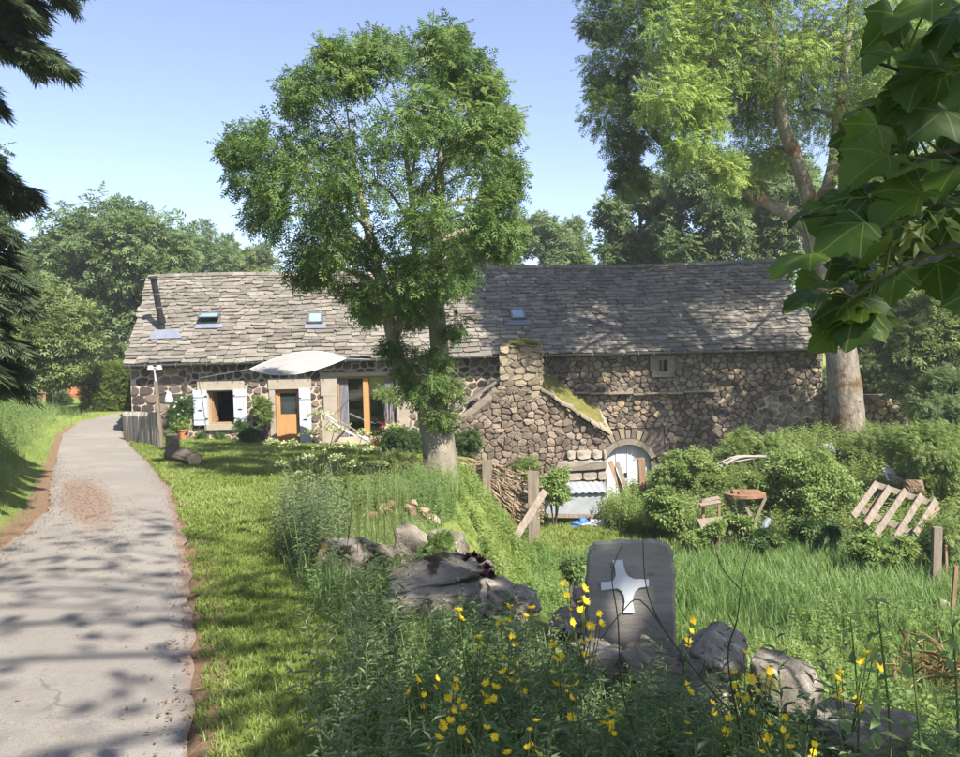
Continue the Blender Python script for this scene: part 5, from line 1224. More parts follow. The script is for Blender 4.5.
# houseleeks on the slab
for i, (px, py, s_) in enumerate([(467, 560, .05), (475, 557, .045), (480, 563, .05), (487, 570, .05), (492, 577, .045), (484, 577, .04)]):
    c = T(px, py, 5.5-.05*i); n = 40; a = rs.normal(0, 1, (n, 3)); a[:, 2] = np.abs(a[:, 2])
    V, F, r = scat(t_leaf(1, .4, -.1), np.tile(c, (n, 1)), frames(a, np.tile([0, .1, 1.], (n, 1))), np.full(n, s_*1.3)); ob('houseleek', V, F, 'sedum', None, rnd=r, label='dark purple houseleek rosette on the mossy slab end', cat='plant', group='purple houseleeks')
# far shed
sh = root('shed', on(-22.5, 42), 'weathered reddish shed half hidden behind shrubs at the road bend', 'shed')
p0 = T(38, 410, 42); p1 = T(80, 376, 42)
MB().box(p0[0], p1[0], 42, 46, p0[2]-1, p1[2]).build('wall', 'terracotta', sh)
MB().prism([(p0[0]-.3, 41.6, p1[2]-.05), (p1[0]+.3, 41.6, p1[2]-.05), (p1[0]+.3, 44, p1[2]+1.1), (p0[0]-.3, 44, p1[2]+1.1)], (0, .05, .12)).build('roof', 'slate', sh)
MB().box(p0[0]+.9, p0[0]+1.7, 41.93, 41.99, p0[2]-1, p0[2]+1.3).build('door', 'old_wood', sh)
shrub(65, 404, 14, 10, 38, 'shrub_dark', 'dark shrub before the shed at the road bend', 8, 8, 26, 1.3)
# spruce at the left edge
def spruce():
    b = on(-7.5, 9.4); o = root('spruce_tree', b, 'dark spruce reaching in from the left edge', 'tree'); H = 17
    MB().tube([b-np.array([0, 0, .3]), b+np.array([0, 0, H*.5]), b+np.array([0, 0, H])], [.26, .17, .03], 10).build('trunk', 'bark_dark', o, smooth=True)
    m = MB(); pos = []; ax = []; rn = []
    z = .9
    while z < H-.3:
        L = float(np.interp(z, [.8, 2.5, 2.7, 3.4, 3.6, 4.0, 4.15, 4.9, 5.1, 8, 17], [1.4, 1.5, 1.45, 1.4, 1.6, 1.6, 1.35, 1.4, 2.3, 2.4, .2]))
        for k in range(12 if z < 4.2 else 8):
            a = rs.uniform(0, 6.28); l_ = L*rs.uniform(.75, 1.1); d = np.array([math.cos(a), math.sin(a), 0])
            pts = [b+np.array([0, 0, z])+d*l_*t+np.array([0, 0, .12*l_*math.sin(t*3.0)-.16*l_*t**1.6]) for t in np.linspace(0, 1, 6)]
            m.tube(pts, np.linspace(.045, .008, 6), 4, cap=False)
            n = int(150*l_); tt = rs.uniform(.12, 1.0, n)**.8
            seg = np.clip((tt*5).astype(int), 0, 4); fr = (tt*5-seg)[:, None]; P = np.array(pts); pp = P[seg]*(1-fr)+P[seg+1]*fr
            sd = np.array([-d[1], d[0], 0]); sg = rs.choice([-1, 1], n)
            pos.append(pp+rs.normal(0, .02, (n, 3))); ax.append(d*.7+sd*sg[:, None]*rs.uniform(.4, 1, (n, 1))+np.array([0, 0, -.45])+rs.normal(0, .18, (n, 3))); rn.append(np.clip(rs.rand()*.5+rs.rand(n)*.5, 0, 1))
        z += .30
    m.build('branches', 'bark_dark', o)
    tw = []
    for i in range(7):
        for s_ in (-1, 1): tw.append(t_leaf(.12, .016, .1, (0, .02+.035*i, -.02*i*.3), s_*R_(38)))
    tw.append(t_leaf(.34, .018, .2)); tw = merge(tw)
    pos = np.concatenate(pos); n = len(pos)
    V, F, r = scat(tw, pos, frames(np.concatenate(ax), rs.normal(0, .3, (n, 3))+np.array([0, 0, 1])), rs.uniform(.8, 1.4, n), np.concatenate(rn)); ob('needles', V, F, 'spruce', o, rnd=r)
spruce()
# ---------------------------------------------------------------- maple over the viewer
mp = root('maple_tree', on(5.2, -.6), 'maple reaching in from the right with big near leaves and green seeds', 'tree')
mbp = on(5.2, -.6)
trk = [mbp-np.array([0, 0, .3]), mbp+np.array([-.1, 0, 1.8]), mbp+np.array([-.3, .1, 4.5]), mbp+np.array([.5, -1.2, 9]), mbp+np.array([1.2, -2.4, 13])]
MB().tube(smooth_path(trk, 4), np.linspace(.34, .08, 17), 12).build('trunk', 'bark_dark', mp, smooth=True)
def maple_shape():
    half = [(0, 0), (.08, -.05), (.25, -.12), (.38, -.08), (.50, .0), (.57, .10), (.51, .19), (.55, .30), (.64, .40), (.67, .53), (.58, .59), (.49, .61), (.40, .64), (.38, .76), (.28, .87), (.14, .96), (0, 1.06)]
    P = half+[(-x, y) for x, y in half[-2:0:-1]]; Q = []
    for i, p in enumerate(P):
        q = P[(i+1) % len(P)]; Q.append(p); mx, my = (p[0]+q[0])/2, (p[1]+q[1])/2; Q.append((mx*.975, .32+(my-.32)*.975))
    return Q
MSH = maple_shape()
def maple_mesh(k):
    rg = random.Random(k); P = [(x*rg.uniform(.94, 1.06), y*rg.uniform(.96, 1.04)) for x, y in MSH]; V = [(0, .32, 0)]; F = []; cup = rg.uniform(-.15, .42); dr_ = rg.uniform(.1, .7); bw_ = rg.uniform(.5, 1.4)
    for k_ in (.5, 1):
        for x, y in P:
            xx, yy = x*k_, .32+(y-.32)*k_; V.append((xx, yy, cup*abs(xx)-dr_*max(0, yy-.3)**2-.05*bw_*math.sin(xx*8+yy*3)*k_+.04*bw_*math.sin(yy*9)*k_))
    n = len(P)
    for i in range(n): F.append((0, 1+i, 1+(i+1) % n)); F.append((1+i, 1+n+i, 1+n+(i+1) % n, 1+(i+1) % n))
    me = bpy.data.meshes.new('maple_leaf'); me.from_pydata(V, [], F); a = me.attributes.new('rnd', 'FLOAT', 'POINT'); a.data.foreach_set('value', [rg.random()]*len(V)); me.polygons.foreach_set('use_smooth', [True]*len(F))
    me.materials.append(M['maple_near']); return me
MM = [maple_mesh(k) for k in range(12)]
# twigs: sampled branches reaching into view, all joined to the trunk
stem0 = mbp+np.array([-.15, .05, 2.6])
br = {}
def branch(key, pts, r0, frm=None):
    st = frm if frm is not None else stem0
    P = smooth_path([st]+[T(*p) for p in pts], 4)
    o = MB().tube(P, np.linspace(r0, .0025, len(P)), 6).build('branch', 'stem_dark', mp, smooth=True); br[key] = (o, P); return P
branch('a', [(1250, 60, 2.2), (1080, 60, 1.7), (980, 85, 1.5), (915, 75, 1.42), (870, 60, 1.38)], .013)
branch('b', [(1250, 160, 2.1), (1060, 190, 1.6), (960, 205, 1.45), (900, 210, 1.38), (850, 212, 1.34), (800, 217, 1.32)], .013)
branch('c', [(1240, 300, 2.0), (1060, 265, 1.55), (960, 245, 1.42), (905, 265, 1.36), (870, 285, 1.32), (850, 300, 1.3)], .013)
branch('d', [(1240, 110, 2.2), (1060, 130, 1.7), (960, 150, 1.5), (905, 160, 1.42), (850, 165, 1.38)], .013)
LV = [  # px, py, size m, tip direction (deg, 0 = right, 90 = up), key, tilt
 (893, 18, .15, 205, 'a', .5), (935, 45, .14, 230, 'a', .3), (868, 62, .11, 190, 'a', .6), (905, 88, .14, 215, 'a', .2), (950, 15, .16, 200, 'a', .4), (960, 95, .15, 240, 'a', .3), (845, 108, .10, 185, 'd', .7),
 (915, 128, .15, 210, 'd', .3), (872, 135, .13, 195, 'd', .4), (955, 150, .16, 230, 'd', .2), (850, 172, .15, 200, 'd', .3), (905, 178, .16, 215, 'd', .2), (830, 196, .11, 190, 'd', .5), (940, 185, .14, 250, 'd', .4),
 (880, 215, .15, 205, 'b', .3), (820, 234, .12, 185, 'b', .5), (848, 242, .14, 205, 'b', .3), (905, 240, .13, 225, 'b', .4), (800, 262, .13, 190, 'b', .3), (945, 225, .14, 240, 'b', .4), (858, 265, .14, 215, 'b', .3), (790, 218, .08, 185, 'b', .8), (825, 285, .10, 185, 'b', .6),
 (812, 300, .11, 188, 'c', .5), (842, 318, .13, 215, 'c', .3), (868, 330, .15, 245, 'c', .1), (835, 345, .08, 220, 'c', .4), (912, 290, .10, 255, 'c', .2), (940, 288, .12, 262, 'c', .1), (960, 280, .12, 240, 'c', .3), (890, 262, .12, 230, 'c', .4), (925, 262, .10, 250, 'c', .5), (960, 60, .13, 260, 'a', .5), (885, 290, .09, 200, 'c', .5), (970, 130, .15, 220, 'd', .3), (970, 200, .16, 235, 'b', .3), (965, 245, .13, 210, 'b', .4)]
rg = random.Random(19)
for k in range(34):
    py = rg.uniform(5, 330); lo_ = np.interp(py, [0, 60, 130, 200, 270, 300, 330], [880, 855, 850, 810, 800, 830, 850]); hi_ = 900 if py > 305 else 985
    px = rg.uniform(lo_, hi_); LV.append((px, py, rg.uniform(.10, .16), rg.uniform(185, 255), 'a' if py < 100 else 'd' if py < 185 else 'b' if py < 250 else 'c', rg.uniform(.1, .6)))
for i, (px, py, s_, ang, key, tl) in enumerate(LV):
    px += (6 if py < 235 else -18)*(px < 930)
    o, P = br[key]; a = R_(ang); dd = 1.36+rg.uniform(-.10, .16)+(max(0, px-900))*.0016
    tip2 = _r*math.cos(a)+_u*math.sin(a); axis_ = tip2*math.cos(tl*.6)+_f*rg.uniform(-.45, .25)+np.array([0, 0, -.12])
    axis_ /= np.linalg.norm(axis_)
    c = T(px, py, dd); b0 = c-axis_*s_*.45
    nrm = -_f*(.60-.6*tl)+np.array([0, 0, .55+.6*tl])+_r*rg.uniform(-1, 1)+np.array([0, 0, rg.uniform(-.3, .6)]); x = np.cross(axis_, nrm); x /= np.linalg.norm(x); z = np.cross(x, axis_)
    lo = bpy.data.objects.new('leaf', MM[i % 12]); COL.objects.link(lo); lo.parent = o; ORG[lo.name] = ORG[o.name]
    q = b0-ORG[o.name]; s1 = s_*.64
    lo.matrix_local = Matrix(((x[0]*s1, axis_[0]*s1, z[0]*s1, q[0]), (x[1]*s1, axis_[1]*s1, z[1]*s1, q[1]), (x[2]*s1, axis_[2]*s1, z[2]*s1, q[2]), (0, 0, 0, 1)))
    near = min(P, key=lambda p: np.linalg.norm(p-b0)+(.12 if np.linalg.norm(p-b0) < .05 else 0)); MB().tube([near, near*.5+b0*.5+np.array([0, 0, .012]), b0], [.003, .0022, .002], 5).build('leaf_stalk', 'stem', o)
for i, (px, py) in enumerate([(925, 222), (948, 215), (905, 232), (865, 300), (880, 292), (935, 200), (890, 245), (852, 305)]):
    o, P = br['b' if i in (0, 1, 2, 5) else 'c']; c = T(px, py, 1.33+.02*i); m = MB(); near = min(P, key=lambda p: np.linalg.norm(p-c)); V_ = []
    tvs = []
    for k in range(9):
        a = rs.normal(0, 1, 3); a[2] = -abs(a[2])*.8; a[1] *= .6; v, f = t_leaf(1, .34, .1); R1 = frames(a[None], rs.normal(0, 1, (1, 3)))
        tvs.append(scat((v, f), c[None]+rs.normal(0, .012, (1, 3)), R1, [.048*rs.uniform(.8, 1.2)]))
    V, F, r = cat(tvs); ob('seed_cluster', V, F, 'maple_young', o, rnd=r); MB().tube([near, c], .002, 4).build('seed_stalk', 'stem', o)
# unseen upper crown (above and beside the viewer), shaped to dapple the foreground
tl_ = (np.array([(0, 0, 0), (.34, .0, .03), (.56, .42, .06), (.2, .5, 0), (0, 1, -.15), (-.2, .5, 0), (-.56, .42, .06), (-.34, .0, .03)]), np.array([(0, 1, 3), (1, 2, 3), (0, 3, 5), (3, 4, 5), (0, 5, 7), (5, 6, 7)]))
cl = []
for k in range(240):
    x, y = rs.uniform(-2, 16), rs.uniform(-13, 6); z = rs.uniform(6.5, 15)
    cl.append((np.array([x, y, z]), rs.uniform(.6, 1.1)))
V0 = []
keep = [(np.array([.9, 1.2, 1.9])+SUN*k+rs.normal(0, .5, 3), .7) for k in rs.uniform(2.6, 6.5, 14)]  # clumps added along the sun line to shade the near leaves
for c, r_ in cl:
    # clumps that would hang into view are skipped; the unseen rest casts shade
    if c[1] > -1 and c[2]-r_*1.5 < 1.6+.56*max(0, c[1]+1.2*r_)+.3 and c[0]-r_*1.3 < .78*max(.0, c[1]+r_)+.5: continue
    if ((c[0]-6.8)/7.8)**2+((c[1]+4)/8.6)**2+((c[2]-10.5)/4)**2 > 1: continue
    keep.append((c, r_))
m = MB(); limbs(m, [(smooth_path(trk, 4), np.linspace(.34, .08, 17))], keep, .10, 2, 2)
m.build('branches', 'bark_dark', mp, smooth=True)
V, F, r = crown_leaves(keep+[(np.array([.84, 4.2, .3])+SUN*k+rs.normal(0, .35, 3), .7) for k in rs.uniform(7, 10, 5)], tl_, 6, 4.5, .16, .45, .2); ob('crown', V, F, 'maple', mp, rnd=r)  # includes unseen clumps added sunward of the cross stone to shade it

# ---------------------------------------------------------------- ground cover
def seed(n, x0, x1, y0, y1, test, near=0.):
    y = y0+(y1-y0)*rs.rand(n)**(1+near); x = x0+(x1-x0)*rs.rand(n); k = test(x, y); x, y = x[k], y[k]
    return np.stack([x, y, hz(x, y)], 1)
def cover(name, pts, tpls, mat, sc, tilt, label, cat_, lo=.7, hi=1.3, tone=True):
    parts = []; k = rs.randint(0, len(tpls), len(pts))
    for i, t in enumerate(tpls):
        p = pts[k == i]
        if not len(p): continue
        rn = np.clip(.5+.35*wob(p[:, 0]*.7, p[:, 1]*.7)+rs.normal(0, .2, len(p)), 0, 1)
        parts.append(scat(t, p-np.array([0, 0, .01]), yaws(len(p), tilt), rs.uniform(lo, hi, len(p))*(sc(p) if callable(sc) else sc), rn))
    V, F, r = cat(parts); ob(name, V, F, mat, None, rnd=r, kind='stuff', label=label, cat=cat_)
weedx = lambda y: np.interp(y, [2, 3.4, 4.9, 6.2, 7.8, 9, 10.5, 14, 17], [-.5, -.74, -1.0, -1.5, -2.2, -2.5, -2.6, -2.0, -1.4])
lawn = lambda x, y: (x > xr(y)+.06+.10*wob(x*6, y*6)) & (x < np.where(y < 16, np.minimum(weedx(y)+.3, xw(y)), xw(y))) & (y < 26.9)
tf = [t_tuft(6, .055, .045, .006) for _ in range(4)]
cover('lawn_grass', seed(52000, -4.5, .3, 1.6, 9.5, lambda x, y: lawn(x, y) & (rs.rand(len(x)) < .75+.25*wob(x*3, y*3)), .3), tf, 'grass', 1., .3, 'short green grass of the near verge', 'grass')
tf2 = [t_tuft(6, .07, .09, .014) for _ in range(4)]
cover('lawn_grass', seed(90000, -12.6, .3, 9.2, 26.9, lawn, .15), tf2, 'grass', 1., .3, 'short lawn between the road and the farmhouse', 'grass')
tg = [t_tuft(7, .42, .22, .012) for _ in range(5)]
gard = lambda x, y: (x > xw(y)+.9) & (x < .72*y+1.5)
cover('tall_grass', seed(15000, -1, 11, 4.5, 16.5, lambda x, y: gard(x, y) & (x > .06*y), .0), tg, 'grass_tall', lambda p: .55+.5*sst((p[:, 1]-8)/4)*(1-.6*np.exp(-((p[:, 0]-.8)/1.6)**2)), .25, 'tall fresh grass of the sunken garden', 'grass')
cover('garden_grass', seed(26000, -1, 12, 9, 27, lambda x, y: gard(x, y), .0), [t_tuft(6, .13, .10, .014) for _ in range(4)], 'grass', 1., .3, 'short trodden grass before the lean-to', 'grass')
bank = lambda x, y: (x < xl(y)-.18+.12*wob(x*5, y*5)) & (x > -.9*y-3) 
cover('bank_grass', seed(24000, -26, -3, 3, 33, lambda x, y: bank(x, y), .0), [t_tuft(7, .55, .30, .012) for _ in range(5)], 'weed', lambda p: np.clip((xl(p[:, 1])-p[:, 0])*.55, .25, 1), .25, 'long grass on the bank left of the road', 'grass')
cover('seeding_grass', seed(6000, -26, -5, 6, 33, lambda x, y: bank(x, y) & (x < xl(y)-1.6), .0), [t_tuft(5, .85, .30, .009) for _ in range(4)], 'grass_pale', 1., .2, 'pale seeding grass on top of the bank', 'grass')
cover('bank_herbs', seed(2600, -22, -4, 4, 30, lambda x, y: bank(x, y) & (x < xl(y)-.8), .0), [t_herb(.6, 12, .12, .05) for _ in range(3)], 'weed', 1., .2, 'leafy herbs among the bank grass', 'herbs')
# weeds along the old wall
tallz = lambda x, y: (x > weedx(y)+.05) & (x < weedx(y)+1.5)
wz = lambda x, y: (x > weedx(y)) & (x < xw(y)+.35)
dens = lambda x, y: wz(x, y)
hw = lambda p: np.interp(p[:, 1], [1.6, 3, 4.5, 6.5, 8, 12], [.62, .72, .80, 1.0, 1.25, 1.1])*np.clip(.35+(p[:, 0]-weedx(p[:, 1]))*1.3, .35, 1)
SKX = [240, 255, 268, 285, 310, 330, 345, 380, 400, 500, 540, 600, 700, 800, 880, 960]
SKL = [640, 585, 548, 525, 515, 530, 575, 588, 608, 615, 630, 665, 688, 704, 726, 735]
def hcap(p, h):
    out = np.ones(len(p))
    for i, q in enumerate(p):
        px = PX(q+np.array([0, 0, .3]))[0]
        if q[1] > 7.6:
            if 338 < px < 455 and q[1] < 10.4: out[i] = .4
            continue
        top = T(px, np.interp(px, SKX, SKL)+rs.uniform(-16, 14), q[1])[2]
        out[i] = np.clip((top-q[2])/h, .12, 1.6)
    return out
t1 = [t_herb(.42, 20, .062, .024, .3) for _ in range(5)]; t2 = [t_herb(.36, 10, .13, .075, .1) for _ in range(3)]; t3 = [t_herb(.5, 24, .06, .016, .6, .004) for _ in range(4)]
cover('wall_weeds', seed(4600, -2.8, 2.8, 1.5, 15, dens, .5), t1, 'weed', lambda p: np.minimum(hw(p), hcap(p, .42)), .25, 'mixed green weeds along the old stone wall', 'weeds')
cover('tall_feathery_weeds', seed(240, -1.2, 2.6, 2.0, 4.3, dens, .1), [t_herb(.62, 26, .07, .014, .7, .004) for _ in range(4)], 'weed_grey', lambda p: np.minimum(1., 1.0*hcap(p, .5)), .25, 'thin grey-green flower stalks rising over the foreground weeds', 'weeds')
cover('block_weeds', seed(260, -2.6, -.2, 5.6, 6.6, lambda x, y: (x > weedx(y)) & (x < xw(y)-.2)), [t_herb(.34, 18, .06, .02, .5, .004) for _ in range(4)]+[t_tuft(7, .36, .2, .008) for _ in range(3)], 'weed', 1., .25, 'wild herbs growing up before the wide mossy block', 'weeds', .5, 1.3)
cover('wispy_stalks', seed(170, -2.8, 0, 6.8, 11, lambda x, y: tallz(x, y) & (480+x/y*753 < 400)), [t_tuft(4, .95, .28, .006) for _ in range(4)], 'grass_pale', 1., .15, 'tall wispy pale stalks beside the lawn', 'grass')
cover('broad_weeds', seed(900, -2.8, 2.8, 1.5, 12, dens, .5), t2, 'weed_grey', lambda p: np.minimum(hw(p), hcap(p, .36)), .2, 'broad grey-green leaves among the wall weeds', 'weeds')
cover('feathery_weeds', seed(6500, -2.8, 2.8, 1.5, 12, dens, .5), t3, 'weed', lambda p: np.minimum(hw(p), hcap(p, .5)), .25, 'feathery fine-leaved weeds along the old wall', 'weeds')
cover('long_blades', seed(4800, -2.8, 2.8, 1.5, 14, dens, .5), [t_tuft(7, .45, .28, .008) for _ in range(4)], 'weed', lambda p: np.minimum(hw(p), hcap(p, .45)), .2, 'long grass blades arching among the wall weeds', 'grass')
cover('nettle_stand', seed(1300, -2.8, 0, 6.8, 10.0, lambda x, y: tallz(x, y) & (480+x/y*753 < 338)), [t_herb(.72, 26, .075, .026, .3) for _ in range(4)], 'weed_grey', 1., .12, 'tall grey-green stand of herbs left of the mossy block', 'weeds', .45, 1.25)
mz = lambda x, y: ((x-9.0)/5.6)**2+((y-21.2)/4.4)**2 < 1
cover('mound_weeds', seed(7500, 3, 15, 16, 26.8, mz), [t_herb(.75, 20, .12, .05, .25) for _ in range(4)], 'shrub', 1., .25, 'thick green weeds covering the mound along the farmhouse wall', 'weeds')
cover('mound_grass', seed(5000, 3, 15, 16, 26.8, mz), [t_tuft(7, .75, .35, .014) for _ in range(4)], 'grass_pale', 1., .25, 'pale grass among the mound weeds', 'grass')
cover('garden_herbs', seed(5000, .5, 11, 5, 15.5, lambda x, y: gard(x, y) & (wob(x*.9+3, y*.8) > .05)), [t_herb(.30, 14, .075, .045, .2) for _ in range(4)], 'shrub', 1., .3, 'leafy herbs in patches of the garden grass', 'herbs')
cover('bank_weeds', seed(1900, -2, 3, 12, 20, lambda x, y: (x > xw(y)-.7) & (x < xw(y)+2.2), .0), [t_herb(.5, 14, .13, .055, .2) for _ in range(4)], 'shrub', lambda p: .35+.35*(wob(p[:, 0]*1.5, p[:, 1]*1.5) > 0), .3, 'green weeds on the slope below the ash', 'weeds')
# leaf litter on the road
def roadz(p): return zmain(p[:, 0], p[:, 1])+.035
NL = 22000; y = rs.uniform(2.2, 20, NL); t_ = rs.rand(NL); x = xl(y)*(1-t_)+xr(y)*t_
k = (np.exp(-((x+6.7+.58*(y-12.6))/.45)**2-((y-12.6)/3)**2) > rs.rand(NL)) | (np.exp(-((1-t_)/.07)**2) > rs.rand(NL)*1.5) | (np.exp(-(t_/.09)**2) > rs.rand(NL)*1.3) | (rs.rand(NL) < .012)
p = np.stack([x, y, np.zeros_like(x)], 1)[k]; p[:, 2] = roadz(p)
V, F, r = scat(t_leaf(.036, .014, .1), p, yaws(len(p), .2), rs.uniform(.4, 1.3, len(p))); ob('leaf_litter', V, F, 'needles', None, rnd=r, kind='stuff', label='brown fallen needles and leaves along the road', cat='leaf litter')
# ---------------------------------------------------------------- tall umbellifer
um = root('umbellifer', on(-1.75, 9.2), 'tall pale flowering umbellifer rising above the weeds beside the lawn', 'plant')
ub = on(-1.75, 9.2); heads = [(320, 411, .17), (289, 441, .14), (306, 455, .13), (346, 442, .14), (334, 426, .15), (393, 424, .12), (271, 440, .11), (300, 472, .12), (352, 462, .12), (324, 444, .14), (372, 447, .12), (310, 430, .14), (338, 455, .12), (282, 462, .1), (362, 430, .1), (318, 466, .12), (381, 462, .1)]
m = MB(); j1, j2 = T(317, 500, 9.2), T(345, 490, 9.2)
m.tube(smooth_path([ub, T(322, 540, 9.2), j1, T(319, 460, 9.2)], 4), np.linspace(.022, .011, 13), 7); m.tube(smooth_path([ub+np.array([.1, 0, 0]), j2, T(360, 455, 9.2), T(375, 440, 9.2)], 4), np.linspace(.02, .008, 13), 7)
hs = []
for i, (px, py, r_) in enumerate(heads):
    c = T(px, py, 9.2+rs.uniform(-.4, .4)); j = j1 if px < 335 else j2; t_ = rs.uniform(.0, .5); s_ = j*(1-t_)+T(319 if px < 335 else 362, 465, 9.2)*t_
    m.tube(smooth_path([s_, s_*.4+c*.6+np.array([0, 0, -.06]), c-np.array([0, 0, .06])], 3), np.linspace(.009, .004, 7), 5); hs.append((c, r_))
m.build('stem', 'stem', um)
for c, r_ in hs:
    n = 95; a = rs.uniform(0, 6.28, n); q = np.sqrt(rs.rand(n))*r_; ps = np.stack([c[0]+q*np.cos(a), c[1]+q*np.sin(a), c[2]-.35*q*q/r_+rs.normal(0, .008, n)], 1)
    V, F, r = scat(t_leaf(.034, .03, .0), ps, yaws(n, .6), rs.uniform(.7, 1.3, n)); o = ob('umbel', V, F, 'umbel', um, rnd=r, kind='stuff')
    m = MB()
    for k in range(14):
        aa = 6.28*k/14; m.tube([c-np.array([0, 0, .07]), c+np.array([math.cos(aa)*r_*.7, math.sin(aa)*r_*.7, -.02])], .002, 3, cap=False)
    m.build('ray_stalks', 'stem', o)
n = 26; ps = np.array([ub*(1-t)+j1*t for t in rs.uniform(.1, 1, n)])+rs.normal(0, .16, (n, 3)); V, F, r = scat(t_herb(.34, 12, .10, .05, .2), ps, yaws(n, .9), rs.uniform(.6, 1.1, n)); ob('leaves', V, F, 'weed', um, rnd=r, kind='stuff')
# ---------------------------------------------------------------- yellow flowers
a1 = [(440, 155), (405, 215), (440, 205), (320, 278), (455, 272), (240, 195), (425, 355), (485, 385), (485, 455), (425, 415), (145, 440), (145, 480), (40, 495), (95, 505), (195, 520), (220, 475), (350, 465), (385, 480), (357, 540), (262, 555), (165, 625), (200, 612), (155, 685), (122, 722), (270, 695), (350, 645), (383, 675), (435, 745), (525, 650), (520, 720), (555, 745), (620, 420), (645, 355), (720, 465), (690, 595), (855, 585), (820, 625), (865, 665), (675, 105), (685, 160), (745, 130), (735, 165), (770, 230), (812, 222), (620, 250), (740, 300), (690, 520), (510, 190)]
a2 = [(240, 410), (200, 430), (230, 482), (190, 390), (300, 382), (303, 565), (355, 550), (350, 582), (152, 590), (280, 620), (380, 645), (460, 635), (455, 658), (535, 410), (537, 480), (603, 483), (35, 245), (25, 280), (35, 455), (117, 525), (220, 320), (30, 600), (660, 340), (625, 350), (680, 370)]
hd = [(400+x/4.05, 570+y/4.05) for x, y in a1]+[(680+x/3.43, 560+y/3.43) for x, y in a2]
rf = random.Random(23); hd += [(x+rf.uniform(-7, 7), y+rf.choice((-1, 1))*rf.uniform(6, 13)) for x, y in hd if rf.random() < .75]
def flower_mesh(k):
    rg = random.Random(k); ts = []; n = 13
    for i in range(n):
        v, f = t_leaf(1, .34, .12+rg.uniform(-.1, .15), (0, .12, 0)); a = 2*math.pi*i/n+rg.uniform(-.1, .1); c, s_ = math.cos(a), math.sin(a); v = v*rg.uniform(.85, 1.1); v[:, 2] += .62*v[:, 1]; v[:, 1] *= .8
        ts.append((np.stack([v[:, 0]*c-v[:, 1]*s_, v[:, 0]*s_+v[:, 1]*c, v[:, 2]], 1), f))
    for i in range(8):
        v, f = t_leaf(.55, .3, -.2, (0, .03, .06)); a = 2*math.pi*i/8; c, s_ = math.cos(a), math.sin(a); ts.append((np.stack([v[:, 0]*c-v[:, 1]*s_, v[:, 0]*s_+v[:, 1]*c, v[:, 2]+.05], 1), f))
    V, F = merge(ts); me = bpy.data.meshes.new('flower_head'); me.from_pydata(V.tolist(), [], F.tolist()); a = me.attributes.new('rnd', 'FLOAT', 'POINT'); a.data.foreach_set('value', rs.rand(len(V)).astype(np.float32)); me.materials.append(M['petal']); return me
FM = [flower_mesh(k) for k in range(4)]
left = list(range(len(hd))); plants = []
while left:
    i = left.pop(0); g_ = [i]
    for j in sorted(left, key=lambda j: math.hypot(hd[j][0]-hd[i][0], hd[j][1]-hd[i][1]))[:8]:
        if math.hypot(hd[j][0]-hd[i][0], hd[j][1]-hd[i][1]) < 42: g_.append(j)
    left = [j for j in left if j not in g_]; plants.append(g_)
def depth_of(px, py):
    d = 3.85-(py-590)/167*1.75
    if px > 700: d = min(d, 2.95-(py-640)/117*.5)
    return max(1.95, min(4.25, d))
band = lambda y: 0 if y < 640 else (1 if y < 700 else 2)
cen = [(np.mean([hd[j][0] for j in g_]), np.mean([hd[j][1] for j in g_])) for g_ in plants]; flab = [''] * len(plants)
ORD = ['leftmost', 'second from the left', 'third from the left', 'fourth from the left', 'fifth from the left', 'sixth from the left', 'seventh from the left', 'eighth from the left', 'ninth from the left', 'tenth from the left', 'eleventh from the left', 'twelfth from the left', 'thirteenth from the left', 'fourteenth from the left', 'fifteenth from the left', 'sixteenth from the left', 'seventeenth from the left', 'eighteenth from the left', 'nineteenth from the left', 'twentieth from the left', 'twenty-first from the left', 'twenty-second from the left']
for bd in range(3):
    row = sorted([i for i in range(len(plants)) if band(cen[i][1]) == bd], key=lambda i: cen[i][0])
    for k, i in enumerate(row): flab[i] = 'yellow flowers, %s of the %s' % (ORD[k], ['uppermost ones near the cross stone', 'middle row of foreground weeds', 'lowest row at the bottom'][bd])
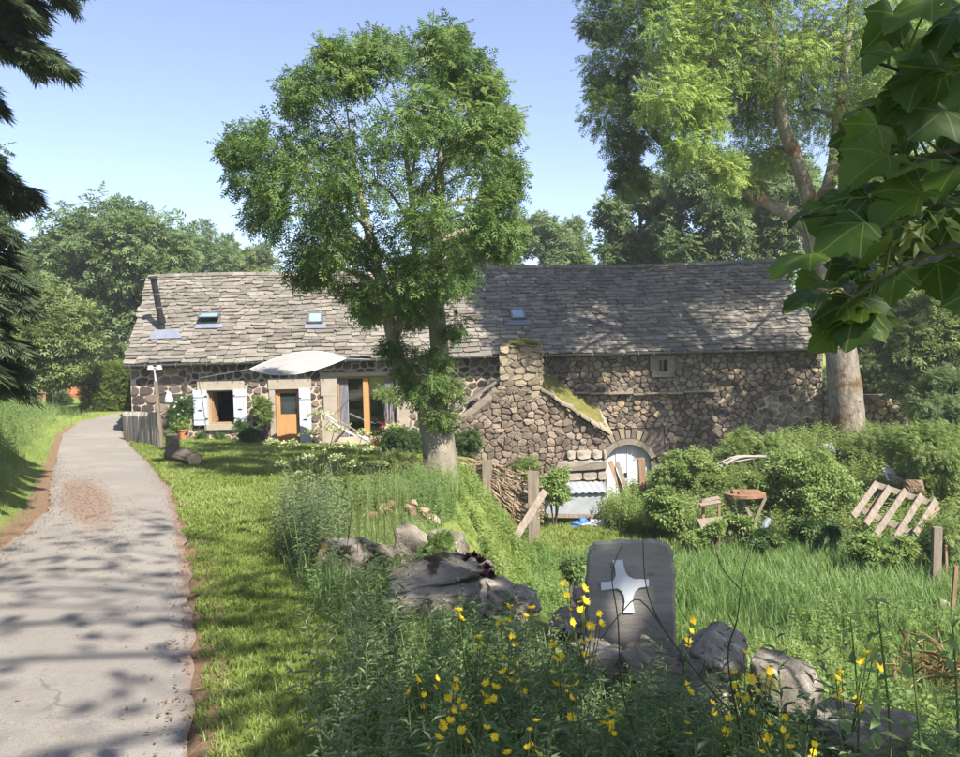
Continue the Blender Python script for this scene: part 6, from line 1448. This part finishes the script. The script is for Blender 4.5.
for gi, g_ in enumerate(plants):
    cx = np.mean([hd[j][0] for j in g_]); cy = np.mean([hd[j][1] for j in g_]); d = depth_of(cx, cy)
    c = T(cx+rs.uniform(-12, 12), cy, d+.03); b = on(c[0], c[1]); 
    side = 'at the bottom' if cy > 715 else ('near the cross stone' if abs(cx-625) < 70 and cy < 690 else ('before the right-hand boulders' if cx > 690 else 'in the wall weeds'))
    o = root('yellow_flower_plant', b, flab[gi], 'flower', 'yellow flowers in the foreground weeds')
    m = MB(); fork = b*.45+c*.55+np.array([0, 0, -.06]); m.tube([b, b*.6+fork*.4+np.array([.01, 0, 0]), fork], [.004, .0035, .003], 5)
    for j in g_:
        p = T(hd[j][0], hd[j][1], d+rs.uniform(-.08, .08)); m.tube(smooth_path([fork, fork*.4+p*.6+np.array([0, 0, -.03]), p], 3), np.linspace(.003, .002, 7), 5)
        fo = bpy.data.objects.new('flower_head', FM[j % 4]); COL.objects.link(fo); fo.parent = o
        s_ = .0080*d*rs.uniform(.7, 1.2); nrm = np.array([.2+rs.normal(0, .6), -.3+rs.normal(0, .6), .7]); nrm /= np.linalg.norm(nrm); x = np.cross(nrm, [0, 1, .3]); x /= np.linalg.norm(x); y_ = np.cross(nrm, x); q = p-b
        fo.matrix_local = Matrix(((x[0]*s_, y_[0]*s_, nrm[0]*s_, q[0]), (x[1]*s_, y_[1]*s_, nrm[1]*s_, q[1]), (x[2]*s_, y_[2]*s_, nrm[2]*s_, q[2]), (0, 0, 0, 1)))
    m.build('stem', 'stem', o)
    n = 7; ps = np.array([b*(1-t)+fork*t for t in rs.uniform(.1, 1, n)]); V, F, r = scat(t_leaf(.10, .02, .2), ps, frames(rs.normal(0, 1, (n, 3))+np.array([0, 0, .4]), np.tile([0, .1, 1.], (n, 1))), rs.uniform(.7, 1.2, n)); ob('leaves', V, F, 'weed', o, rnd=r, kind='stuff')
# ---------------------------------------------------------------- bare dark stems and leafy shoots in front
def dry(name, paths, lab, d):
    b = T(*paths[0][0], d); o = root(name, on(b[0], b[1]), lab, 'plant'); m = MB(); g0 = on(b[0], b[1])
    for k, pth in enumerate(paths):
        P = [T(x, y, d+.05*i*.2) for i, (x, y) in enumerate(pth)]
        if k == 0: P = [g0]+P
        m.tube(smooth_path(P, 4), np.linspace(.0042 if k == 0 else .0026, .0014, 4*(len(P)-1)+1), 5)
    m.build('stem', 'stem_dark', o)
dry('dry_stem', [[(742, 750), (728, 660), (737, 620), (743, 575), (752, 545)], [(741, 590), (722, 568), (717, 552)], [(735, 628), (726, 610)]], 'bare dark forked stem rising right of the pale boulder', 2.5)
dry('dry_stem', [[(770, 757), (720, 700), (668, 635), (647, 590), (643, 540)], [(668, 635), (640, 600), (622, 612), (600, 640)], [(700, 678), (705, 660)]], 'long dark stem slanting across the cross stone', 2.3)
dry('dry_stem', [[(640, 757), (622, 690), (618, 620), (612, 575), (622, 545)]], 'thin dark stem crossing the left arm of the white cross', 2.6)
def shoot(px, py0, py1, d, lab, n=11):
    b0 = T(px, py1, d); b = on(b0[0], b0[1]); t_ = T(px+rs.uniform(-10, 10), py0, d); o = root('leafy_shoot', b, lab, 'plant')
    MB().tube(smooth_path([b, b*.5+t_*.5+np.array([.03, 0, 0]), t_], 4), np.linspace(.006, .002, 9), 5).build('stem', 'stem', o)
    for k in range(n):
        tt = .40+.6*k/(n-1); p = b*(1-tt)+t_*tt
        for s_ in (-1, 1):
            a = np.array([[s_*math.cos(k*1.3), math.sin(k*1.3), .25]]); v, f = t_leaf(1, .55, .35); a = a+rs.normal(0, .45, (1, 3)); V, F, r = scat((v, f), p[None]+rs.normal(0, .008, (1, 3)), frames(a, np.array([[0, .1, 1.]])+rs.normal(0, .35, (1, 3))), [.075*(1.1-.5*tt)*rs.uniform(.8, 1.2)]); ob('leaf', V, F, 'weed', o, rnd=r)
shoot(886, 600, 757, 2.35, 'leafy green shoot above the flat-topped bottom right boulder')
shoot(915, 640, 757, 2.15, 'leafy shoot close to the bottom right edge', 9)
shoot(850, 615, 757, 2.6, 'slim leafy shoot behind the flat-topped boulder', 9)
shoot(945, 620, 757, 2.3, 'leafy shoot at the right edge of the picture', 10)
n = 60; c = T(952, 668, 8.2); c = on(c[0], c[1], .12); ps = c+rs.normal(0, 1, (n*4, 3))*np.array([.3, .25, .1]); V, F, r = scat(t_leaf(.4, .012, .2), ps, yaws(n*4, .7), rs.uniform(.6, 1.2, n*4)); ob('cut_hay', V, F, 'straw', None, rnd=r, kind='stuff', label='heap of dry cut hay at the right edge', cat='hay')

# ---------------------------------------------------------------- summer haze
hm = bpy.data.materials.new('haze'); hm.use_nodes = True; nt = hm.node_tree; nt.nodes.remove(nt.nodes['Principled BSDF'])
pv = nt.nodes.new('ShaderNodeVolumePrincipled'); pv.inputs['Density'].default_value = HAZE; pv.inputs['Color'].default_value = (.92, .95, 1, 1); pv.inputs['Anisotropy'].default_value = .2
nt.links.new(pv.outputs[0], nt.nodes['Material Output'].inputs['Volume'])
if HAZE: MB().box(-620, 620, -140, 920, -12, 30).build('haze', hm, None, kind='stuff', label='thin pale summer haze', cat='haze')
